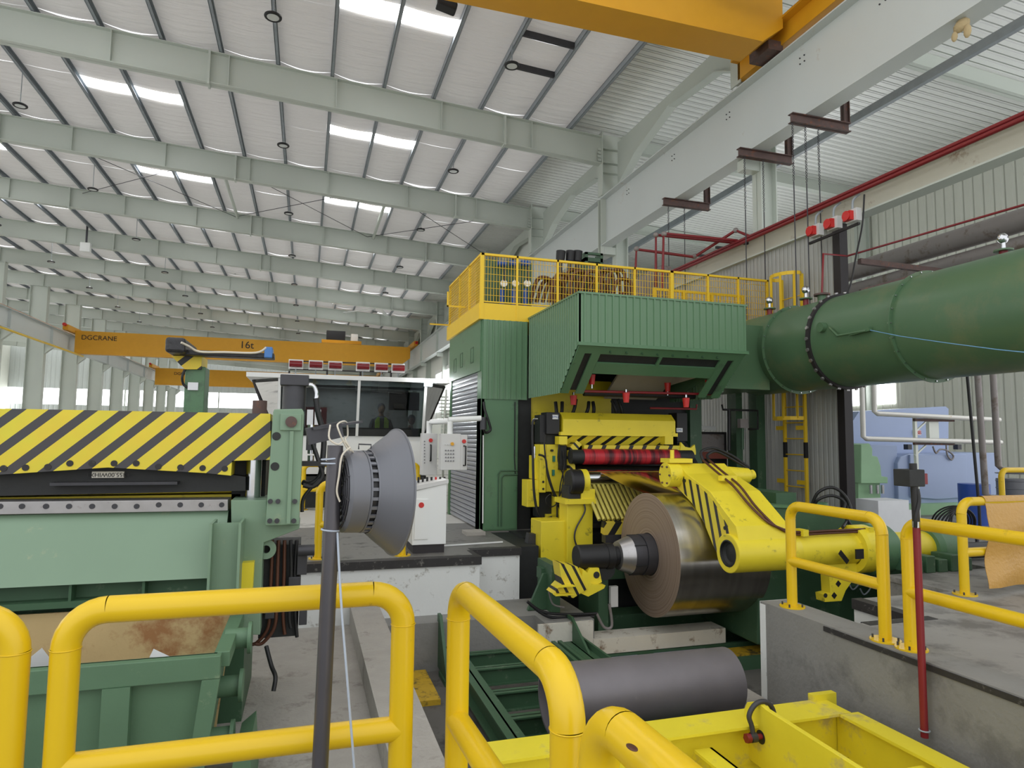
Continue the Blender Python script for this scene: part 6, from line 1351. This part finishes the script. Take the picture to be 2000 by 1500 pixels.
# bright doorway opening and lit annex beside the far right wall
WN[0] += 1; m = MB(); m.box(9.78, 9.81, 40, 52, 3.6, 6.6); struct('window_%d' % WN[0], m, 'wind')
for k, (a, b, cc, d) in enumerate(((40, 52, 6.6, 6.9), (39.7, 40, 3.0, 6.9), (52, 52.3, 3.0, 6.9))): m = MB(); m.box(9.7, 9.81, a, b, cc, d); struct('trim_%d' % (20+k), m, 'white')
# ================================================================== RIGHT SIDE
# hangers under the runway girder with chains down to duct
for i, (ybar, us, lab) in enumerate(((at(1547, 218, x=8.62).y, (1548, 1573, 1598), 'nearest of three'), (at(1445, 285, x=8.62).y, (1453, 1489), 'middle of three'), (at(1298, 380, x=8.62).y, (1304, 1335), 'farthest of three'))):
    zb_ = 7.72; t = thing('runway_hanger', 'rusty L-shaped steel hanger bolted under the runway girder, '+lab, 'hanger', (9.2, ybar, zb_-.1), 'rusty hangers under the runway girder')
    m = MB(); m.ibeam((8.58, ybar, zb_+.04), (9.95, ybar, zb_+.04), .14, .18, .015); m.build('cross_beam', 'rust', t)
    m = MB(); m.ibeam((9.88, ybar, zb_+.13), (9.88, ybar, 8.7), .1, .14, .012, (1, 0, 0)); m.build('upright', 'rust', t)
    for j, u in enumerate(us):
        x = 8.66+j*(.27 if i == 0 else .34); x = at(u, 260, y=ybar).x
        ze = 4.06+.0 if i == 0 else (4.08 if i == 1 else 5.0)
        ct = thing('chain_rod', 'chain and thin black rod hanging from the %s rusty hanger, %s from the left' % (['nearest', 'middle', 'farthest'][i], ORD(j)), 'chain', (x, ybar, ze), 'chains and rods')
        m = MB(); zc = zb_-.05
        nl = 22 if i < 2 else 14
        for k in range(nl): 
            m.torus((x, ybar, zc-.02-k*.052), (1, 0, 0) if k % 2 else (0, 1, 0), .02, .006, 10, 5)
        m.build('chain', 'dark', ct)
        m = MB(); m.cyl((x, ybar, zc-nl*.052), (x, ybar, ze), .011, n=8); m.build('rod', 'dark', ct)
# horns on a bracket along the low beam
for i, (u, v, lab) in enumerate(((1662, 423, 'nearest'), (1625, 438, 'middle'), (1590, 452, 'farthest'))):
    p = at(u, v, x=8.9); t = thing('alarm_horn', 'red alarm horn on a grey box hanging from the low beam, %s of three' % lab, 'horn', tuple(p-Vector((0, 0, .12))), 'red alarm horns')
    m = MB(); m.box(p.x-.02, p.x+.1, p.y-.14, p.y+.1, p.z-.1, p.z+.12); m.build('box', 'boxgrey', t, bevel=.006)
    m = MB(); m.cyl((p.x-.12, p.y+.0, p.z), (p.x-.02, p.y+.0, p.z), .085, .06, n=16); m.box(p.x-.1, p.x-.02, p.y-.08, p.y+.08, p.z-.08, p.z+.08); m.build('horn', 'red', t)
    m = MB(); m.tube([(p.x+.04, p.y, p.z+.12), (p.x+.06, p.y, p.z+.3), (p.x+.2, p.y, p.z+.42)], .02, 8, smooth_path=4); m.build('conduit', 'purlin', t)
m = MB(); m.bar(at(1678, 425, x=8.98)-Vector((0, 0, .1)), at(1580, 466, x=8.98)-Vector((0, 0, .1)), .05, .04); one('horn_bracket', m, 'black2', 'black strip bracket under the three red horns', 'bracket')
m = MB(); m.tube([at(1688, 380, x=9.0), at(1684, 440, x=8.9), at(1672, 500, x=8.6), at(1660, 560, x=8.3), at(1650, 578, x=8.2)], .014, 8, smooth_path=6); one('black_cable', m, 'black', 'black cable hanging from the low beam down to the bolted duct joint', 'cable')
# ladder with cage
lx = 9.12; y1_, y2_ = at(1532, 800, x=lx).y, at(1572, 800, x=lx).y
t = thing('caged_ladder', 'yellow ladder with safety cage fixed to the green posts right of the mill', 'ladder', (lx, (y1_+y2_)/2, .2))
for y in (y1_, y2_): 
    m = MB(); m.box(lx-.03, lx+.03, y-.02, y+.02, 0, 4.9); ml = m.build('side_rail', 'platyel', t)
    m = MB(); m.box(lx-.034, lx+.034, y-.024, y+.024, 1.32, 1.62); m.build('black_band', 'black', ml)
for k in range(14): m = MB(); m.cyl((lx, y1_, .45+k*.31), (lx, y2_, .45+k*.31), .012, n=8); m.build('rung', 'platyel', t)
cy = (y1_+y2_)/2
for z in (2.08, 3.0, 3.95, 4.9):
    m = MB(); pts = [(lx, y1_, z)]+[(lx-.1-.3*math.sin(PI*k/8), cy+(y1_-cy)*1.25*math.cos(PI*k/8), z) for k in range(9)]+[(lx, y2_, z)]
    for a, b in zip(pts[:-1], pts[1:]): m.bar(a, b, .01, .07)
    m.build('cage_hoop', 'platyel', t)
for k in (1, 3, 5, 7):
    x = lx-.1-.3*math.sin(PI*k/8); y = cy+(y1_-cy)*1.25*math.cos(PI*k/8); m = MB(); m.box(x-.005, x+.005, y-.03, y+.03, 2.08, 4.9); m.build('cage_strap', 'platyel', t)
for z in (.85, 1.9):
    for y in (y1_+.12, y2_+.12): m = MB(); m.box(lx-.02, lx+.02, y-.1, y+.12, z-.04, z+.04); m.build('fixing_lug', 'platyel', t)
for i, (va, lab) in enumerate(((890, 'upper'), (930, 'lower'))):
    z_ = at(1475, va, y=11.7).z; m = MB(); m.box(7.6, 8.75, 11.9, 12.0, z_-.07, z_+.07); one('red_brown_beam', m, 'beamred', 'red-brown painted horizontal beam left of the green ladder post, %s one' % lab, 'beam')
t = thing('cable_bracket', 'black L-shaped cable bracket with a grey junction box on the partition', 'bracket', (8.0, 11.3, 1.6))
a = at(1410, 800, y=11.3)
m = MB(); m.tube([at(1410, 790, y=11.3), at(1412, 800, y=11.3), at(1480, 802, y=11.3), at(1480, 838, y=11.3), at(1462, 838, y=11.3)], .022, 8); m.build('conduit', 'black', t)
m = MB(); m.tube([at(1424, 800, y=11.3), at(1424, 880, y=11.3)], .035, 8); m.build('black_post', 'black', t)
m = MB(); a, b = at(1443, 818, y=11.3), at(1458, 836, y=11.3); m.box(a.x, b.x, 11.25, 11.35, b.z, a.z); m.build('junction_box', 'pipe', t)
m = MB(); m.tube([at(1450, 836, y=11.3), at(1450, 878, y=11.3)], .03, 8); m.build('post', 'dgreen', t)
a, b = at(1358, 843, y=12.2), at(1420, 900, y=12.2); m = MB(); m.box(a.x, b.x, 12.2, 12.28, 0, a.z); one('door_frame_panel', m, 'black2', 'dark framed opening right of the black gauge post', 'panel')
a2, b2 = at(1362, 848, y=12.15), at(1412, 892, y=12.15); m = MB(); m.box(a2.x, b2.x, 12.1, 12.19, b2.z, a2.z); one('grey_door_leaf', m, 'pipe', 'dull grey leaf inside the dark framed opening', 'door leaf')
a, b = at(1357, 832, y=12.15), at(1396, 840, y=12.15); m = MB(); m.box(a.x, b.x, 12.1, 12.2, b.z, a.z); one('exit_light_box', m, 'white', 'white light box above the dark framed opening', 'light box')
# grey pipes overhead
pipe([(12, 4, 5.60), (12, 12.4, 5.58)], .21, 'pipe', 'overhead_pipe', 'thick grey overhead pipe at the right edge, upper of two', n=24)
pipe([(12, 4, 5.15), (12, 12.4, 5.12)], .18, 'pipe', 'overhead_pipe', 'thick grey overhead pipe at the right edge, lower of two', n=24)
m = MB(); m.bar((9.6, 9.5, 4.95), (12.3, 9.5, 4.92), .08, .1); m.bar((9.6, 9.5, 4.4), (11.4, 9.5, 4.95), .05, .05); one('pipe_bracket', m, 'rust', 'rusty bracket carrying the thick grey pipes', 'bracket')
for i, (u, v0, v1, lab) in enumerate(((1702, 500, 850, 'left one with rust bands'), (1716, 480, 900, 'just right of the black frame'))):
    pass
# white pipes in front of the blue machine
YW = 10.6
def wp(pts, lab, r=.055, mat='pipew'): pipe([at(u, v, y=YW) for u, v in pts], r, mat, 'process_pipe', lab, 'pipe', 14)
wp([(1683, 740), (1686, 853), (1692, 857), (1955, 864)], 'white pipe with an elbow running across the blue machine, lower of two', .05)
wp([(1706, 700), (1708, 804), (1714, 808), (1952, 820)], 'white pipe with an elbow running across the blue machine, upper of two', .05)
pipe([at(1908, 715, y=9.2), at(1925, 965, y=9.2), at(1936, 972, y=9.2), at(2030, 974, y=9.2)], .055, 'pipe', 'process_pipe', 'vertical grey pipe right of the blue machine, left of the pair', 'pipe', 14)
pipe([at(1938, 712, y=9.2), at(1950, 910, y=9.2), at(1960, 918, y=9.2), at(2030, 918, y=9.2)], .055, 'pipe', 'process_pipe', 'vertical grey pipe right of the blue machine, right of the pair', 'pipe', 14)
pipe([at(1886, 700, y=8.8), at(1912, 985, y=8.8), Vector((at(1912, 985, y=8.8).x, 8.8, 0))], .025, 'black', 'black_conduit', 'thin black conduit hanging left of the two grey vertical pipes')
t = thing('pipe_stand', 'pale triangular bracket stand carrying the two white pipes', 'stand', (12.2, YW, 0))
m = MB(); a = at(1787, 815, y=YW+.1); m.box(a.x-.03, a.x+.03, YW+.08, YW+.14, 0, a.z); m.build('upright', 'panel', t)
for v in (820, 866): m = MB(); m.bar(at(1785, v, y=YW+.1), at(1862, v+1, y=YW+.1), .06, .06); m.build('arm', 'rust', t)
for v in (822, 868): m = MB(); m.bar(at(1787, v+22, y=YW+.1), at(1808, v+2, y=YW+.1), .03, .03); m.build('brace', 'panel', t)
m = MB(); a, b = at(1812, 822, y=YW+.15), at(1832, 856, y=YW+.15); m.box(a.x, b.x, YW+.12, YW+.2, b.z, a.z); m.build('plate', 'panel', t)
# blue motor
YL = 12.0
t = thing('blue_drive_motor', 'large light blue drive motor with a hood, at the right behind the railings', 'motor', (13.8, 13, 0))
Bx = lambda *p: [xz(u, v, YL) for u, v in p]
m = MB(); m.prism(Bx((1686, 842), (1712, 802), (1884, 792), (1890, 797), (1890, 905), (1686, 905)), 'y', YL+.5, YL+1.7); m.build('cooling_hood', 'blue', t)
m = MB(); m.prism(Bx((1752, 892), (1768, 886), (1935, 884), (1946, 905), (1950, 985), (1748, 985), (1746, 905)), 'y', YL-.1, YL+1.5); bm2 = m.build('motor_body', 'blue', t, bevel=.02)
m = MB(); m.prism(Bx((1700, 868), (1752, 870), (1755, 985), (1690, 985)), 'y', YL, YL+1.4); m.build('end_shield', 'blue', t, bevel=.01)
m = MB(); m.prism(Bx((1766, 888), (1876, 888), (1876, 970), (1820, 974), (1768, 970)), 'y', YL-.16, YL-.1); m.build('front_cover', 'blue', t, bevel=.01)
m = MB(); m.box(xz(1740, 990, YL)[0], xz(1890, 990, YL)[0], YL-.3, YL+1.6, 0, .25); m.build('bed', 'pgreen', t)
m = MB(); a, b = at(1789, 840, y=YL+.4), at(1804, 850, y=YL+.4); m.box(a.x, b.x, YL+.47, YL+.5, b.z, a.z); m.build('logo_plate', 'white', t)
lettering('logo_lettering', 'ABB', .13, ((a.x+b.x)/2, YL+.46, (a.z+b.z)/2), (PI/2, 0, 0), 'red', t, .002)
m = MB(); m.tube([at(1822, 872, y=YL-.2), at(1828, 885, y=YL-.2), at(1836, 878, y=YL-.2), at(1850, 880, y=YL-.2), at(1862, 890, y=YL-.2), at(1858, 898, y=YL-.2), at(1850, 888, y=YL-.2), at(1848, 868, y=YL-.2)], .02, 8, smooth_path=5); m.build('cable', 'pipe', t)
for u in (1776, 1873): m = MB(); a = at(u, 873, y=YL-.1); m.box(a.x-.06, a.x+.06, YL-.12, YL, a.z-.06, a.z+.06); m.build('junction', 'dark', t)
# pale green press/pump
YG = 11.2
t = thing('pump_unit', 'pale green pump unit just right of the black partition frame', 'pump', (11.2, 11.5, 0))
G = lambda *p: [xz(u, v, YG) for u, v in p]
m = MB(); m.prism(G((1682, 868), (1698, 866), (1704, 876), (1704, 890), (1714, 892), (1720, 910), (1722, 930), (1734, 932), (1734, 944), (1682, 944)), 'y', YG, YG+.6); m.build('housing', 'pgreen', t, bevel=.01)
m = MB(); m.prism(G((1684, 944), (1726, 944), (1728, 985), (1684, 985)), 'y', YG+.1, YG+.5); m.build('foot', 'pgreen', t)
m = MB(); m.box(G((1684, 985))[0][0], G((1730, 985))[0][0], YG+.05, YG+.6, 0, G((1690, 985))[0][1]); m.build('base', 'conc', t)
for u in (1699, 1712, 1722): m = MB(); a = at(u, 950, y=YG); m.cyl((a.x, YG-.02, a.z-.15), (a.x, YG-.02, a.z+.03), .035, n=10); m.build('nozzle', 'chrome', t)
m = MB(); p = at(1903, 975, y=10.2); m.cyl((p.x, 10.2, 0), (p.x, 10.2, at(1900, 945, y=10.2).z), .28, n=28); one('blue_drum', m, 'bluecan', 'dark blue drum beside the vertical grey pipes', 'drum')
m = MB(); p = at(1978, 940, y=10.5); m.cyl((p.x, 10.5, 0), (p.x, 10.5, at(1970, 935, y=10.5).z), .3, n=28)
for k in range(6): m.torus((p.x, 10.5, .2+k*.16), (0, 0, 1), .3, .012, 28, 6)
one('grey_drum', m, 'lampgrey', 'ribbed grey drum at the right edge behind a yellow rail', 'drum')
for i, (w, h) in enumerate(((.9, .22), (.8, .2), (.7, .18))):
    m = MB(); p = at(1742, 1010, y=9.4); z0 = sum((.22, .2, .18)[:i]); m.box(p.x-.3, p.x+w-.3, 9.4, 9.9, z0, z0+h); one('paper_stack', m, 'paper', 'white packaging stack behind the green gearbox, %s layer' % ['bottom', 'middle', 'top'][i], 'packaging', 'white packaging layers')
m = MB()
for k in range(7): m.torus((at(1865, 1030, y=8.2).x+.02*k, 8.2+.02*k, at(1865, 1030, y=8.2).z+.01*k), (.2*k-.5, 1, .1*k), .22+.015*k, .014, 30, 6)
one('cable_coil', m, 'black', 'coil of dark blue-black cable hanging behind the right handrail post', 'cable coil')
m = MB(); p = at(1870, 1045, y=8.3); m.box(p.x-.4, p.x+.5, 8.3, 8.5, p.z-.02, p.z+.02); 
for dx in (-.35, .45): m.box(p.x+dx-.02, p.x+dx+.02, 8.3, 8.34, 0, p.z)
one('work_bench', m, 'dark', 'dark metal trestle below the hanging cable coil', 'trestle')
t = thing('hydraulic_valve_bank', 'dark green low valve bank on the floor beneath the right handrails', 'valve bank', (8.9, 7.0, 0))
for i in range(5): m = MB(); p = at(1790+i*24, 1145, y=6.6); m.box(p.x-.07, p.x+.07, 6.55, 6.85, 0, .16+.05*(i % 2)); m.build('valve', 'dgreen', t, bevel=.01)
m = MB(); a, b = at(1850, 1112, y=6.6), at(1892, 1142, y=6.6); m.box(a.x, b.x, 6.6, 6.9, 0, a.z); m.build('block', 'dgreen', t, bevel=.01)
# orange tarp over the rail
t_y = 5.48; ax0 = at(1928, 985, y=t_y).x
m = MB(); nx, nz = 14, 20; vs = []; L_ = 2.4
for j in range(nz+1):
    for i in range(nx+1):
        f = i/nx; g = j/nz; x = ax0-.10*max(0, g-.35)*1.6*(1-f)+f*(9.4-ax0)
        zz_ = 1.06-g*.98; w = .035*math.sin(f*17+g*4)*g+.02*math.sin(g*11+f*5)
        y = 5.55-.06*min(1, g*8)-.02+w
        vs.append((x, y, zz_))
n0 = len(vs); vs += [(v[0], v[1]-.004, v[2]) for v in vs]
fs = []
for j in range(nz):
    for i in range(nx):
        a = j*(nx+1)+i; q = (a, a+1, a+nx+2, a+nx+1); fs += [q, tuple(n0+k for k in q[::-1])]
m.add(vs, fs, True)
vs = []
for j in range(7):
    for i in range(nx+1): 
        th = PI*j/6; vs.append((ax0+(i/nx)*(9.4-ax0), 5.55-.056*math.cos(th), 1.0+.06*math.sin(th)))
m.add(vs, [(j*(nx+1)+i, j*(nx+1)+i+1, (j+1)*(nx+1)+i+1, (j+1)*(nx+1)+i) for j in range(6) for i in range(nx)], True)
one('tarpaulin', m, 'tarp', 'orange-brown plastic tarpaulin draped over the yellow rail at the right edge', 'tarpaulin')
m = MB(); p = at(1888, 52, x=9.1); 
p = at(1880, 50, x=9.03); m.ball((p.x-.02, p.y, p.z), .1, 10, (.6, 1.3, 1)); m.ball((p.x-.04, p.y-.1, p.z-.15), .06, 10, (.5, 1, 1.8)); m.ball((p.x-.04, p.y+.1, p.z-.12), .05, 10, (.5, 1, 1.6)); one('expanding_foam_blob', m, 'foam', 'dried beige lump stuck on the near end of the deep runway girder', 'lump')
# cables on the pit ledge
for i, pts in enumerate((((1030, 1175), (1060, 1195), (1110, 1200), (1165, 1198)), ((1035, 1180), (1070, 1204), (1120, 1206), (1160, 1204)), ((1072, 1155), (1080, 1180), (1102, 1186)), ((1165, 1198), (1180, 1225), (1195, 1222), (1190, 1180)))):
    m = MB(); m.tube([at(u, v, y=8.45) for u, v in pts], .02 if i != 2 else .012, 8, smooth_path=5); one('ledge_cable', m, 'black' if i < 2 else 'pipe', 'cable on the pit ledge below the striped bracket, %s' % ['upper black one', 'lower black one', 'short grey one', 'grey one drooping to the right'][i], 'cable')
